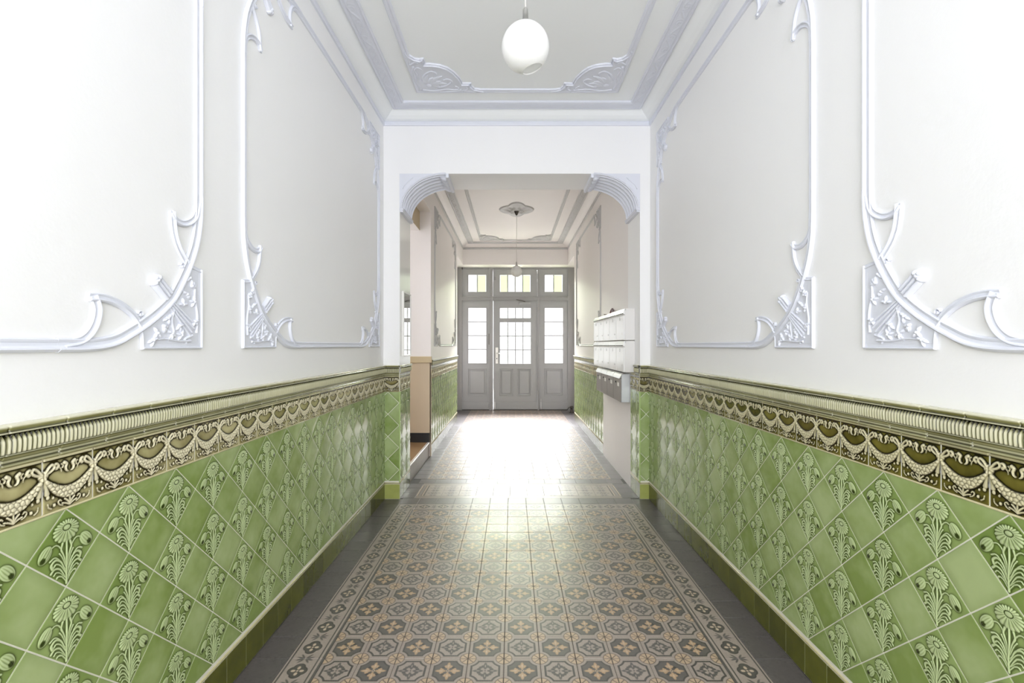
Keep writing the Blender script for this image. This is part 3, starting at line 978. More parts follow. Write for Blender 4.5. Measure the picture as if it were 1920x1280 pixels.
# ------------------------------------------------------------------ arch haunches
def haunch(name, xj, s, label):
    """fluted quarter arch in the upper corner of the archway; s=+1 grows towards +X"""
    t = structure(bpy.data.objects.new(name, None), label, 'moulding')
    COL.objects.link(t)
    rx, rz = 0.42, 0.325
    cx, cz = xj + s * 0.445, 2.805
    n = 28
    ys = np.linspace(YA - 0.004, 5.055, 101)
    V, F = [], []
    arc = []
    for i in range(n + 1):
        a = math.pi * 0.5 * i / n
        arc.append((cx - s * rx * math.cos(a), cz + rz * math.sin(a), math.cos(a), math.sin(a)))
    # fluted soffit
    for (x, z, ca, sa) in arc:
        for y in ys:
            q = (y - ys[0]) / (ys[-1] - ys[0])
            rel = 0.0
            if 0.05 < q < 0.95:
                ph = (q - 0.05) / 0.9 * 5
                fr = ph % 1.0
                rel = 0.024 * math.sin(math.pi * (fr - 0.1) / 0.8) ** 0.5 if 0.1 < fr < 0.9 else -0.008
            V.append((x + s * 0 - s * ca * rel, y, z + sa * rel))
    m = len(ys)
    for i in range(n):
        for j in range(m - 1):
            a = i * m + j
            f = (a, a + 1, a + m + 1, a + m)
            F.append(f if s > 0 else tuple(reversed(f)))
    MB().add(V, F).build('fluted_soffit', M['stucco'], t, None, angle=35)
    # spandrel faces
    for y, nm in ((ys[0], 'spandrel'), (ys[-1], 'spandrel')):
        V = [(x, y, z) for (x, z, _, _) in arc] + [(cx, y, 3.139), (xj, y, 3.139), (xj, y, cz)]
        MB().add(V, [tuple(range(len(V)))]).build(nm, M['stucco'], t)
    b = MB()
    pts = [(x + s * ca * -0.0, z) for (x, z, ca, sa) in arc]
    V = []
    # slim bead along the front edge of the arch
    b.tube([(x - s * 0.012 * ca, YA - 0.004, z + 0.012 * sa) for (x, z, ca, sa) in arc], 0.007, 6)
    b.tube([(xj + s * 0.03, YA - 0.004, 2.99), (xj + s * 0.05, YA - 0.004, 3.03), (xj + s * 0.13, YA - 0.004, 3.10)], 0.004, 6)
    b.build('edge_bead', M['stucco'], t, None, smooth=True)
    # lower lip and upper scalloped end
    lo = MB().bbox(*sorted((xj, xj + s * 0.040)), YA - 0.012, 5.065, cz - 0.022, cz + 0.003, 0.005)
    lo.bbox(*sorted((xj, xj + s * 0.034)), YA - 0.008, 5.06, cz - 0.036, cz - 0.022, 0.003)
    lo.build('lower_lip', M['stucco'], t)
    hi = MB().bbox(*sorted((cx, cx + s * 0.03)), YA - 0.010, 5.06, 3.098, 3.139, 0.004)
    hi.build('end_block', M['stucco'], t)
    sc = MB()
    for k in range(5):
        y = ys[0] + (ys[-1] - ys[0]) * (0.05 + 0.9 * (k + 0.5) / 5)
        sc.tube([(cx - s * 0.065, y, 3.128), (cx - s * 0.03, y, 3.118), (cx + s * 0.002, y, 3.112)], [0.012, 0.026, 0.028], 10)
    sc.build('scallop_row', M['stucco'], t, None, smooth=True)


haunch('trim_1', XL2, 1, 'fluted lavender quarter arch over the stair side shoulder of the archway')
haunch('trim_2', XR2, -1, 'fluted lavender quarter arch over the mailbox side shoulder of the archway')


# ------------------------------------------------------------------ stucco panels on the walls
C_MAIN = [(.014, .60), (.016, .535), (.021, .484), (.041, .4), (.079, .315), (.122, .242), (.168, .181), (.233, .126), (.303, .081), (.357, .052), (.404, .03), (.456, .018), (.521, .013), (.60, .013)]
C_HT = [(.016, .575), (.034, .515), (.067, .484), (.104, .470), (.14, .474), (.163, .495)]
C_HTD = [(.160, .500), (.154, .449), (.145, .41), (.122, .368), (.079, .322)]
C_HB = [(.307, .079), (.335, .11), (.375, .136), (.42, .151), (.463, .156), (.500, .154)]
C_HBD = [(.486, .158), (.473, .123), (.478, .086), (.496, .052), (.528, .027), (.58, .016)]


def corner_parts():
    plate = MB()
    out = [(.001, .311), (.001, -.002), (.303, -.001), (.307, .075), (.233, .126), (.168, .181), (.122, .242), (.07, .321)]
    n = len(out)
    plate.add([(x, y, 0) for x, y in out] + [(x, y, .008) for x, y in out], [tuple(range(n, 2 * n))] + [(i, (i + 1) % n, n + (i + 1) % n, n + i) for i in range(n)])
    plate.stroke([(.30, .006), (.008, .006), (.008, .309)], .022, .018, RAIL) if False else None
    plate.stroke([(.004, .010), (.303, .010)], .024, .014, RAIL)
    plate.stroke([(.010, .311), (.010, .002)], .024, .014, RAIL)
    plate.stroke([(.003, .306), (.07, .316)], .018, .012, RAIL)
    plate.stroke([(.296, .0), (.299, .045), (.307, .08)], .018, .012, RAIL)
    relief = MB()
    for d in (-.020, -.007, .007, .020):
        relief.stroke([(.055 + d, .070 - d), (.168 + d * .5, .156 - d * .5)], .009, .007, z0=.008)
    r = random.Random(3)
    for c in ((.062, .24), (.09, .205), (.05, .18), (.11, .165), (.045, .105), (.24, .055), (.21, .08), (.17, .055), (.12, .05), (.13, .085), (.19, .11), (.26, .03), (.075, .27)):
        for k in range(3):
            an = r.uniform(0, 6.28)
            relief.blob((c[0] + .012 * math.cos(an), c[1] + .012 * math.sin(an)), .013, .0065, .009, an, 8, .008)
        relief.blob(c, .008, .008, .011, 0, 8, .008)
    for p in ([(.035, .06), (.03, .13), (.045, .2), (.04, .25)], [(.07, .03), (.13, .028), (.2, .035), (.26, .03)], [(.06, .05), (.1, .035), (.09, .02)], [(.16, .14), (.17, .10), (.16, .06), (.19, .03)]):
        relief.stroke(smooth(p, 5), .011, .007, z0=.008, taper=lambda s: 1 - .5 * s)
    band = MB()
    band.stroke(smooth(C_MAIN, 6), .040, .017, RAIL)
    for p in (C_HT, C_HTD, C_HB, C_HBD):
        band.stroke(smooth(p, 6), .026, .013, RAIL)
    for c in ((.110, .309), (.312, .116)):
        band.stroke([(c[0] + .012 * (1 - k / 14) * math.cos(k * .6), c[1] + .012 * (1 - k / 14) * math.sin(k * .6)) for k in range(13)], .007, .012)
    baton = MB()
    d = np.array((.254 - .160, .241 - .160))
    d /= np.linalg.norm(d)
    nrm = np.array((-d[1], d[0]))
    a0, b0 = np.array((.186, .190)), np.array((.240, .234))
    for o in (-.016, 0, .016):
        baton.stroke([tuple(a0 + nrm * o), tuple(b0 + nrm * o)], .017, .020)
    for o in (-.014, 0, .014):
        baton.blob(tuple(b0 + nrm * o + d * .006), .014, .014, .024, 0, 8)
    baton.blob(tuple(b0 + d * .016), .014, .012, .024, 0, 8)
    return dict(plate=plate, plate_relief=relief, whiplash_band=band, baton=baton)


CP = corner_parts()
CORNER_ME = {}
for matk in ('stucco', 'stucco_far'):
    for sx in (1, -1):
        for sy in (1, -1):
            CORNER_ME[matk, sx, sy] = {k: mb.mirrored(sx, sy).mesh(k, M[matk], angle=40) for k, mb in CP.items()}
PV0, PV1 = 1.472, 3.425


def panel(name, Mx, u0, u1, label, matk='stucco'):
    t = structure(bpy.data.objects.new(name, None), label, 'moulding')
    COL.objects.link(t)
    for sx, u in ((1, u0), (-1, u1)):
        for sy, v in ((1, PV0), (-1, PV1)):
            ms = CORNER_ME[matk, sx, sy]
            c = obj('corner_plate', ms['plate'], t, Mx @ T2(u, v))
            for k in ('plate_relief', 'whiplash_band', 'baton'):
                obj(k, ms[k], c)
    for p in ([(u0 + .59, PV0 + .013), (u1 - .59, PV0 + .013)], [(u1 - .59, PV1 - .013), (u0 + .59, PV1 - .013)], [(u0 + .014, PV1 - .59), (u0 + .014, PV0 + .59)], [(u1 - .014, PV0 + .59), (u1 - .014, PV1 - .59)]):
        MB().stroke(p, .038, .016, RAIL).build('rail', M[matk], t, Mx)
    return t


PL = FL @ T2(0, 0, 0.0005)
PR = FR @ T2(0, 0, 0.0005)
PL2 = FL2 @ T2(0, 0, TT + 0.0005)
PR2 = FR2 @ T2(0, 0, TT + 0.0005)
panel('trim_3', PL, -0.35, 1.895, 'lavender panel moulding cut by the frame, on the stair opening side')
panel('trim_4', PL, 2.185, 4.43, 'lavender panel moulding next to the archway, on the stair opening side')
panel('trim_5', PR, -1.80, 0.45, 'lavender panel moulding cut by the frame, on the mailbox side')
panel('trim_6', PR, -4.365, -2.10, 'lavender panel moulding next to the archway, on the mailbox side')
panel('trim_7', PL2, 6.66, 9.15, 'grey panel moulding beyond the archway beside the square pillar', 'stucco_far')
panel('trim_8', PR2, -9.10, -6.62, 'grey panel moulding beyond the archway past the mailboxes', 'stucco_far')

# ------------------------------------------------------------------ floor tiles
GREY, GREY2, DK, DK2 = np.array(srgb(173, 158, 149)[:3]), np.array(srgb(152, 142, 134)[:3]), np.array(srgb(48, 43, 43)[:3]), np.array(srgb(82, 77, 75)[:3])
TAN, CREAM, BROWN, SLATE = np.array(srgb(198, 164, 128)[:3]), np.array(srgb(212, 190, 166)[:3]), np.array(srgb(100, 82, 70)[:3]), np.array(srgb(80, 76, 76)[:3])
MARG = np.array(srgb(84, 78, 79)[:3])


def over(C, mask, col):
    m = np.clip(mask, 0, 1)[..., None]
    return C * (1 - m) + col * m


def sst(d, w=0.012):
    return np.clip(0.5 + d / w, 0, 1)


def field_pattern(S, T, kind):
    C = np.tile(GREY, S.shape + (1,))
    aS, aT = abs(S), abs(T)
    rc = np.hypot(0.5 - aS, 0.5 - aT)
    # faint joints in the grey bands
    C = over(C, 0.35 * sst(0.012 - abs(np.minimum(0.5 - aS, 0.5 - aT) - 0.035)), GREY2 * 0.8)
    oct_ = np.minimum(np.minimum(0.405 - aS, 0.405 - aT), rc - 0.305)
    an = np.arctan2(T, S)
    dash = 0.6 + 0.4 * sst(np.sin(an * 36) * 0.1, 0.1)
    C = over(C, sst(oct_), DK)
    if kind == 'A':
        C = over(C, sst(oct_ - 0.045), DK2 * 1.2)
        flower, c2 = TAN, CREAM
    else:
        C = over(C, sst(oct_ - 0.055), GREY * 0.98)
        flower, c2 = SLATE, DK2
    C = over(C, 0.6 * sst(oct_) * (1 - sst(oct_ - 0.035)) * (1 - sst(np.sin(an * 40) * 0.1, 0.1)), SLATE)
    for (a, b) in ((S, T), (T, S)):
        for s in (1, -1):
            x, y = a * s, abs(b)
            d = np.maximum(1 - np.hypot((x - 0.19) / 0.14, y / 0.048), -1) * 0.045
            d = np.maximum(d, (1 - np.hypot((x - 0.17), (y - 0.062)) / 0.052) * 0.052)
            d = np.maximum(d, (1 - np.hypot((x - 0.285) / 0.05, y / 0.022)) * 0.02)
            C = over(C, sst(d, 0.02), flower)
            C = over(C, sst((1 - np.hypot((x - 0.19) / 0.05, y / 0.014)) * 0.014, 0.012), c2 if kind == 'A' else GREY)
    dg = np.maximum(1 - np.hypot((aS - 0.13) / 0.045, (aT - 0.13) / 0.045), -1) * 0.04
    C = over(C, sst(dg, 0.02), DK * 1.2 if kind == 'A' else DK2)
    r0 = np.hypot(S, T)
    C = over(C, sst(0.042 - r0), CREAM if kind == 'A' else GREY)
    C = over(C, sst(0.022 - r0), DK)
    # quarter roundels in the corners
    an2 = np.arctan2(0.5 - aT, 0.5 - aS)
    C = over(C, sst(0.235 - rc), BROWN)
    C = over(C, sst(0.212 - rc), TAN * 0.55 + CREAM * 0.45)
    spoke = np.abs((an2 / (math.pi / 4) + 0.5) % 1.0 - 0.5) * rc * (math.pi / 4)
    C = over(C, sst(0.013 - spoke) * sst(0.215 - rc), BROWN)
    C = over(C, sst(0.03 - rc), BROWN)
    return C


def quatre(C, S, T, k=1.0):
    q = np.maximum(np.maximum(0.17 - np.hypot(abs(S) - 0.11 * k, T), 0.17 - np.hypot(S, abs(T) - 0.13 * k)), 0.19 - np.hypot(S, T))
    C = over(C, sst(q), DK)
    C = over(C, sst(q - 0.035), DK2 * 0.75)
    for (a, b) in ((S, T), (T, S)):
        for s in (1, -1):
            d = (1 - np.hypot((a * s - 0.12) / 0.062, b / 0.045)) * 0.045
            C = over(C, sst(d, 0.02), CREAM)
    C = over(C, sst(0.03 - np.hypot(S, T)), CREAM)
    return C


def leafs(C, S, T):
    for t0 in (-0.5, 0.5):
        for sx in (-1, 1):
            for ang, L in ((0.3, 0.2), (0.9, 0.17)):
                for sy in (-1, 1):
                    cx, cy = sx * math.cos(ang) * 0.14, t0 + sy * math.sin(ang) * 0.12
                    x, y = S - cx, T - cy
                    a = ang * sx * sy
                    u, v = x * math.cos(a) + y * math.sin(a), -x * math.sin(a) + y * math.cos(a)
                    C = over(C, sst((1 - np.hypot(u / 0.10, v / 0.028)) * 0.028, 0.02), DK2)
    return C


def border_pattern(S, T):
    """S runs across the border (outer side at -0.5), T along it"""
    C = np.tile(GREY, S.shape + (1,))
    Sq = S + 0.04
    C = leafs(C, Sq, T)
    C = quatre(C, Sq * 1.05, T)
    x = S + 0.5
    for a, b, col in ((0.0, 0.055, GREY * 1.1), (0.055, 0.10, DK), (0.10, 0.13, GREY), (0.82, 0.86, DK), (0.86, 0.925, GREY * 1.12), (0.925, 1.01, DK2 * 0.8)):
        C = over(C, sst(x - a) * sst(b - x), col)
    return C


def corner_pattern(S, T):
    C = border_pattern(S, T)
    D = border_pattern(T, S)
    m = (T < S)
    C = np.where(m[..., None], D, C)
    return C


def inner_pattern(S, T):
    C = np.tile(GREY, S.shape + (1,))
    C = leafs(C, S, T)
    q = 0.30 - (abs(S) + abs(T)) * 0.75
    C = over(C, sst(q), DK2)
    C = over(C, sst(q - 0.04), GREY)
    return quatre(C, S * 1.5, T * 1.5)


def margin_pattern(S, T):
    C = np.tile(MARG, S.shape + (1,))
    r = np.random.default_rng(11)
    nz = blur(r.random(S.shape), 1)
    nz = (nz - nz.mean()) / nz.std()
    m = np.clip(np.hypot(S, T) * 1.6 - 0.2, 0, 1)
    C = over(C, np.clip(nz - 0.6, 0, 1) * 0.9 * m, MARG * 0.30)
    C = over(C, np.clip(-nz - 0.9, 0, 1) * 0.6 * m, MARG * 1.7)
    return C


TS = 0.17
GAP = 0.0007


def tile_grid(n):
    h = 0.5 - GAP / TS
    s = np.concatenate([[-h], [-h + 0.006], np.linspace(-h + 0.012, h - 0.012, n), [h - 0.006], [h]])
    S, T = np.meshgrid(s, s, indexing='ij')
    e = np.minimum(h - abs(S), h - abs(T))
    H = -0.0014 * (1 - np.clip(e / 0.009, 0, 1)) ** 2 - 0.006 * (e <= 1e-9)
    return S, T, H


def floor_mesh(name, fn, n, mat, *a):
    S, T, H = tile_grid(n)
    return grid_mesh(name, S * TS, T * TS, H, mat, fn(S, T, *a), sm=True)


FT = M['floor_tile']
MEF = {'A': floor_mesh('field_tile', field_pattern, 90, FT, 'A'), 'B': floor_mesh('field_tile', field_pattern, 90, FT, 'B'),
       'bd': floor_mesh('border_tile', border_pattern, 84, FT), 'cn': floor_mesh('border_tile', corner_pattern, 84, FT),
       'in': floor_mesh('inlay_tile', inner_pattern, 60, FT), 'mg': floor_mesh('margin_tile', margin_pattern, 70, M['floor_dark'])}

fb = MB().box(-1.7, 1.8, YR - 0.3, YD + 0.6, -0.20, -0.0035)
floor = structure(fb.build('floor', M['fgrout']), 'patterned encaustic tile floor of the passage', 'floor')


def ftile(me, name, x, y, rot=0.0, sx=1.0, sy=1.0):
    Mx = Matrix.Translation((x, y, random.uniform(-0.0005, 0.0003))) @ Matrix.Rotation(random.gauss(0, 0.0016), 4, 'X') @ Matrix.Rotation(random.gauss(0, 0.0016), 4, 'Y') @ Matrix.Rotation(rot, 4, 'Z')
    if sx != 1 or sy != 1:
        Mx = Mx @ Matrix.Diagonal((sx, sy, 1, 1))
    return obj(name, me, floor, Mx)


YF = 4.473
NR = 18
for r in range(NR):
    y = YF - TS * (r + 1.5)
    for c in range(15):
        x = XL + TS * (c + 0.5)
        if c in (0, 14):
            ftile(MEF['mg'], 'margin_tile', x, y, random.choice((0, 1, 2, 3)) * math.pi / 2)
        elif c in (1, 13):
            ftile(MEF['bd'], 'border_tile', x, y, 0 if c == 1 else math.pi)
        else:
            ftile(MEF['A' if (r + c) % 2 else 'B'], 'field_tile', x, y, random.choice((0, 1, 2, 3)) * math.pi / 2)
y = YF - TS / 2
for c in range(15):
    x = XL + TS * (c + 0.5)
    if c in (0, 14):
        ftile(MEF['mg'], 'margin_tile', x, y)
        ftile(MEF['mg'], 'margin_tile', x, YF + 0.067, 0, 1, 0.134 / TS)
    elif c == 1:
        ftile(MEF['cn'], 'border_tile', x, y, -math.pi / 2)
    elif c == 13:
        ftile(MEF['cn'], 'border_tile', x, y, math.pi)
    else:
        ftile(MEF['bd'], 'border_tile', x, y, -math.pi / 2)
# dark cross strips and the small inlaid panel under the archway
for k in range(13):
    x = -1.058 + TS * (k + 0.5)
    ftile(MEF['mg'], 'margin_tile', x, YF + TS / 2)
    ftile(MEF['mg'], 'margin_tile', x + 0.05, 5.21, 0, 1, 1)
PX0, PX1, PY0, PY1 = -0.945, 1.076, 4.645, 5.122
for k in range(11):
    for j in range(2):
        ftile(MEF['in'], 'inlay_tile', PX0 + 0.0755 + TS * (k + 0.5), 4.713 + TS * (j + 0.5))


def strip(x0, x1, y0, y1, along_x, name='inlay_edging'):
    n = 26
    w = np.linspace(0, 1, n)
    L = np.array([0, 1.0])
    pos = w if True else w
    if along_x:
        U, V = np.meshgrid(np.array([x0, x1]), y0 + (y1 - y0) * w, indexing='ij')
        Q = np.tile(w, (2, 1))
    else:
        U, V = np.meshgrid(x0 + (x1 - x0) * w, np.array([y0, y1]), indexing='ij')
        Q = np.tile(w[:, None], (1, 2))
    C = np.tile(GREY2 * 0.9, U.shape + (1,))
    for a, b, col in ((0, .16, CREAM), (.16, .26, BROWN * .8), (.62, .72, BROWN * .8), (.72, .88, CREAM * .95), (.88, 1.0, DK2)):
        C = over(C, sst(Q - a, .05) * sst(b - Q, .05), col)
    obj(name, grid_mesh(name, U, V, np.zeros_like(U), FT, C), floor)


strip(PX0 + 0.001, PX1 - 0.001, PY0, 4.712, True)
MIRY = (PY1, 5.055)
U = None
strip(PX0 + 0.001, PX1 - 0.001, PY1, 5.054, True)
strip(PX0, PX0 + 0.074, 4.7125, 5.0535, False)
strip(PX1, PX1 - 0.074, 4.7125, 5.0535, False)
for me_ in bpy.data.meshes:
    if me_.name.startswith('inlay_edging') and me_.polygons and me_.polygons[0].normal.z < 0:
        me_.flip_normals()
for a, b in ((XL2, PX0 - 0.002), (PX1 + 0.002, XR2)):
    for j in range(3):
        ftile(MEF['mg'], 'margin_tile', (a + b) / 2, 4.645 + 0.159 * (j + 0.5), 0, (b - a) / TS, 0.159 / TS)


# far floor: the same tiles, too foreshortened to pick apart one by one
def tiled_sheet(name, cells, n, mat, z=0.0):
    S, T, H = tile_grid(n)
    nu = S.shape[0]
    idx = np.arange(nu * nu).reshape(nu, nu)
    F0 = np.stack([idx[:-1, :-1], idx[1:, :-1], idx[1:, 1:], idx[:-1, 1:]], -1).reshape(-1, 4)
    Vs, Fs, Cs, o = [], [], [], 0
    cache = {}
    for (x, y, w, h, key, fn) in cells:
        if key not in cache:
            cache[key] = fn(S, T).reshape(-1, 3)
        dz = rng.uniform(-0.0006, 0.0003)
        tx, ty = rng.normal(0, 0.0016, 2)
        X, Y = S * w, T * h
        Vs.append(np.stack([x + X, y + Y, H + dz + X * tx + Y * ty + z], -1).reshape(-1, 3))
        Fs.append(F0 + o)
        Cs.append(cache[key])
        o += nu * nu
    co, F, C = np.concatenate(Vs), np.concatenate(Fs), np.concatenate(Cs)
    me = bpy.data.meshes.new(name)
    me.vertices.add(len(co))
    me.vertices.foreach_set('co', co.ravel())
    me.loops.add(F.size)
    me.loops.foreach_set('vertex_index', F.ravel())
    me.polygons.add(len(F))
    me.polygons.foreach_set('loop_start', np.arange(0, F.size, 4))
    me.polygons.foreach_set('use_smooth', np.full(len(F), True))
    me.update(calc_edges=True)
    set_col(me, C)
    me.materials.append(mat)
    ob = obj(name, me, floor)
    ob['kind'] = 'stuff'
    return ob


FX0 = -0.0874 - TS * 5
cells, mcells = [], []
for r in range(33):
    y = 5.30 + TS * (r + 0.5)
    for c in range(12):
        k = 'A' if (r + c) % 2 else 'B'
        cells.append((FX0 + TS * (c + 0.5), y, TS, TS, k, (lambda S, T, k=k: field_pattern(S, T, k))))
    for a, b in ((XL2 - (0.01 if y < 9.5 else 0.165), FX0), (FX0 + TS * 12, XR2 + (0.01 if y < 9.5 else 0.205))):
        mcells.append(((a + b) / 2, y, b - a, TS, 'm', margin_pattern))
tiled_sheet('field_tile_sheet', cells, 18, FT)
tiled_sheet('margin_tile_sheet', mcells, 6, M['floor_dark'])
# unseen floor behind the camera
MB().box(XL, XR, YR, YF - TS * (NR + 1), -0.0035, -0.0005).build('rear_paving', M['riser'], floor)


# ------------------------------------------------------------------ street door
door = structure(bpy.data.objects.new('door_1', None), 'grey painted street door with glazed side leaves and green transom panes', 'door')
COL.objects.link(door)
door.location = (0, YD, 0)


def slab(mb, x0, x1, z0, z1, holes, y0, y1):
    xs = sorted({x0, x1} | {h[0] for h in holes} | {h[1] for h in holes})
    zs = sorted({z0, z1} | {h[2] for h in holes} | {h[3] for h in holes})
    for j in range(len(zs) - 1):
        run = None
        for i in range(len(xs) - 1):
            cx, cz = (xs[i] + xs[i + 1]) / 2, (zs[j] + zs[j + 1]) / 2
            solid = not any(h[0] < cx < h[1] and h[2] < cz < h[3] for h in holes)
            if solid:
                run = run if run is not None else xs[i]
            if (not solid or i == len(xs) - 2) and run is not None:
                mb.box(run, xs[i + 1] if solid else xs[i], y0, y1, zs[j], zs[j + 1])
                run = None
    return mb


def moulding(mb, h, y, w=0.018, d=0.012):
    x0, x1, z0, z1 = h
    for (a, b, c, e) in ((x0 - w, x1 + w, z0 - w, z0), (x0 - w, x1 + w, z1, z1 + w), (x0 - w, x0, z0, z1), (x1, x1 + w, z0, z1)):
        mb.bbox(a, b, y - d, y + 0.002, c, e, 0.003)


def glazing(parent, h, nx, rows, mats, bar=0.024, y=0.02):
    """rows: list of z boundaries; one pane object for each light, glazing bars between"""
    x0, x1, z0, z1 = h
    w = (x1 - x0) / nx
    bars = MB()
    for i in range(1, nx):
        bars.bbox(x0 + w * i - bar / 2, x0 + w * i + bar / 2, y - 0.018, y + 0.018, z0, z1, 0.003)
    for z in rows[1:-1]:
        bars.bbox(x0, x1, y - 0.017, y + 0.017, z - bar / 2, z + bar / 2, 0.003)
    if bars.v:
        bars.build('glazing_bars', M['door'], parent)
    for i in range(nx):
        for j in range(len(rows) - 1):
            m = mats[i % len(mats)]
            MB().box(x0 + w * i + bar * 0.3, x0 + w * (i + 1) - bar * 0.3, y - 0.002, y + 0.002, rows[j] + bar * 0.2, rows[j + 1] - bar * 0.2).build('pane', m, parent)


# fixed frame
fr = MB()
slab(fr, -1.26, 1.45, 0.0, 3.34, [(-1.143, -0.520, 0.0, 2.508), (-0.436, 0.586, 0.0, 2.508), (0.592, 1.273, 0.0, 2.508), (-1.143, -0.52, 2.59, 3.235), (-0.436, 0.582, 2.59, 3.235), (0.63, 1.273, 2.59, 3.235)], -0.04, 0.08)
frame_o = fr.build('door_frame', M['door_dark'], door)
fm = MB()
fm.bbox(-1.143, 1.273, -0.060, -0.035, 2.575, 2.600, 0.004).bbox(-1.143, 1.273, -0.055, -0.035, 2.500, 2.515, 0.004)
fm.bbox(-0.478, -0.440, -0.060, -0.035, 0.0, 3.235, 0.006).bbox(0.590, 0.622, -0.060, -0.035, 0.0, 3.235, 0.006)
fm.build('frame_bead', M['door_dark'], frame_o)


def leaf(name, x0, x1, panes, nx, rows_groups, panels, mats):
    holes = [(panes[0], panes[1], g[0], g[-1]) for g in rows_groups] + panels
    mb = slab(MB(), x0, x1, 0.016, 2.505, holes, -0.01, 0.04)
    for p in panels:
        mb.box(p[0], p[1], 0.012, 0.028, p[2], p[3])
        mb.bbox(p[0] + 0.035, p[1] - 0.035, -0.002, 0.02, p[2] + 0.035, p[3] - 0.035, 0.008)
    mb.bbox(x0 + 0.002, x1 - 0.002, -0.026, -0.008, 0.016, 0.185, 0.006)
    for h in holes:
        moulding(mb, h, -0.008)
    lf = mb.build(name, M['door'], door)
    for g in rows_groups:
        glazing(lf, (panes[0], panes[1], g[0], g[-1]), nx, g, mats)
    return lf


R4 = list(np.linspace(1.076, 2.335, 5))
leaf('side_leaf', -1.140, -0.523, (-0.998, -0.592), 1, [R4], [(-1.0, -0.598, 0.344, 0.936)], [M['pane_frost']])
centre = leaf('door_leaf', -0.426, 0.583, (-0.272, 0.428), 4, [list(np.linspace(1.064, 2.01, 4)), [2.107, 2.335]], [(-0.269, 0.012, 0.344, 0.936), (0.137, 0.424, 0.344, 0.936)], [M['pane_clear']])
leaf('side_leaf', 0.595, 1.270, (0.754, 1.163), 1, [R4], [(0.758, 1.155, 0.344, 0.936)], [M['pane_frost']])
for x0, x1, h, nx, mats in ((-1.140, -0.523, (-0.995, -0.595), 2, ['pane_white', 'pane_green']), (-0.433, 0.579, (-0.272, 0.419), 4, ['pane_green', 'pane_white', 'pane_white', 'pane_green']), (0.633, 1.270, (0.754, 1.157), 2, ['pane_white', 'pane_green'])):
    hh = (h[0], h[1], 2.71, 3.094)
    mb = slab(MB(), x0, x1, 2.593, 3.232, [hh], -0.01, 0.04)
    moulding(mb, hh, -0.008)
    tr = mb.build('transom_light', M['door'], door)
    glazing(tr, hh, nx, [2.71, 3.094], [M[k] for k in mats], bar=0.026)
# fittings
MB().bbox(-1.26, 1.45, -0.03, 0.08, -0.003, 0.014, 0.003).build('threshold', M['darkmetal'], door)
pl = MB().bbox(-0.379, -0.316, -0.024, -0.009, 1.064, 1.432, 0.006).build('handle_plate', M['white_enamel'], centre)
MB().tube([(-0.347, -0.02, 1.30), (-0.347, -0.065, 1.30), (-0.335, -0.07, 1.298), (-0.235, -0.07, 1.292)], 0.010, 10).build('lever_handle', M['metal'], pl, None, smooth=True)
MB().lathe([(0.0, 0), (0.012, 0), (0.012, 0.004), (0.0, 0.004)], 12, (0, 0, 0)).build('key_hole', M['ink'], pl, frame((-0.347, -0.024, 1.18), (1, 0, 0), (0, 0, 1)))
cl = MB().bbox(0.16, 0.43, -0.065, -0.010, 2.42, 2.475, 0.008).build('door_closer', M['door'], centre)
MB().tube([(0.30, -0.05, 2.478), (0.22, -0.12, 2.50), (0.10, -0.05, 2.525)], 0.008, 8).build('closer_arm', M['darkmetal'], cl)
for x, z in ((0.588, 0.52), (0.588, 1.38), (0.588, 2.30)):
    MB().tube([(x, -0.055, z - 0.06), (x, -0.055, z + 0.06)], 0.011, 10).build('hinge', M['door_dark'], door)
for x in (-0.395, 0.66):
    MB().bbox(x - 0.014, x + 0.014, -0.036, -0.024, 0.03, 0.18, 0.004).tube([(x, -0.042, 0.016), (x, -0.042, 0.26)], 0.005, 8).build('floor_bolt', M['metal'], door)
MB().bbox(-0.532, -0.516, -0.022, -0.008, 1.50, 1.75, 0.003).build('edge_bolt', M['darkmetal'], door)
MB().bbox(-0.40, -0.36, -0.03, -0.008, 2.98, 3.06, 0.006).build('transom_latch', M['door_dark'], door)
MB().tube([(-1.135, -0.045, 3.22), (-1.135, -0.075, 3.22), (-1.135, -0.075, 3.26)], 0.009, 8).build('wall_hook', M['ink'], door)
# floor stop behind the right leaf
st = thing('door_stop', 'small black iron door stop on the floor by the street door jamb', 'door stop', (1.32, 10.55, 0.0))
MB().lathe([(0, 0), (0.07, 0), (0.07, 0.012), (0.03, 0.02), (0.026, 0.09), (0.04, 0.10), (0.042, 0.13), (0.02, 0.145), (0, 0.146)], 20).build('stop_post', M['darkmetal'], st, None, smooth=True)
MB().tube([(0.0, 0, 0.11), (-0.06, -0.02, 0.12), (-0.10, -0.02, 0.06)], 0.010, 8).build('stop_hook', M['darkmetal'], st, None, smooth=True)

# street outside the door
structure(MB().box(-9, 9, YD + 0.6, 24, -0.25, -0.18).build('floor_street', M['street']), 'pale pavement outside the street door', 'pavement')

# ------------------------------------------------------------------ mirror in the archway
mr = thing('wall_mirror', 'tall mirror in a white frame on the archway reveal', 'mirror', (XL2 + 0.002, 4.87, 1.375))
MB().box(0.0, 0.010, -0.165, 0.175, 0.012, 0.632).build('mirror_glass', M['mirror'], mr)
f = MB().bbox(0, 0.022, -0.185, -0.163, 0, 0.645, 0.003).bbox(0, 0.016, 0.175, 0.187, 0, 0.645, 0.002).bbox(0, 0.016, -0.165, 0.177, 0, 0.012, 0.002).bbox(0, 0.016, -0.165, 0.177, 0.632, 0.645, 0.002)
f.build('mirror_frame', M['white_enamel'], mr)


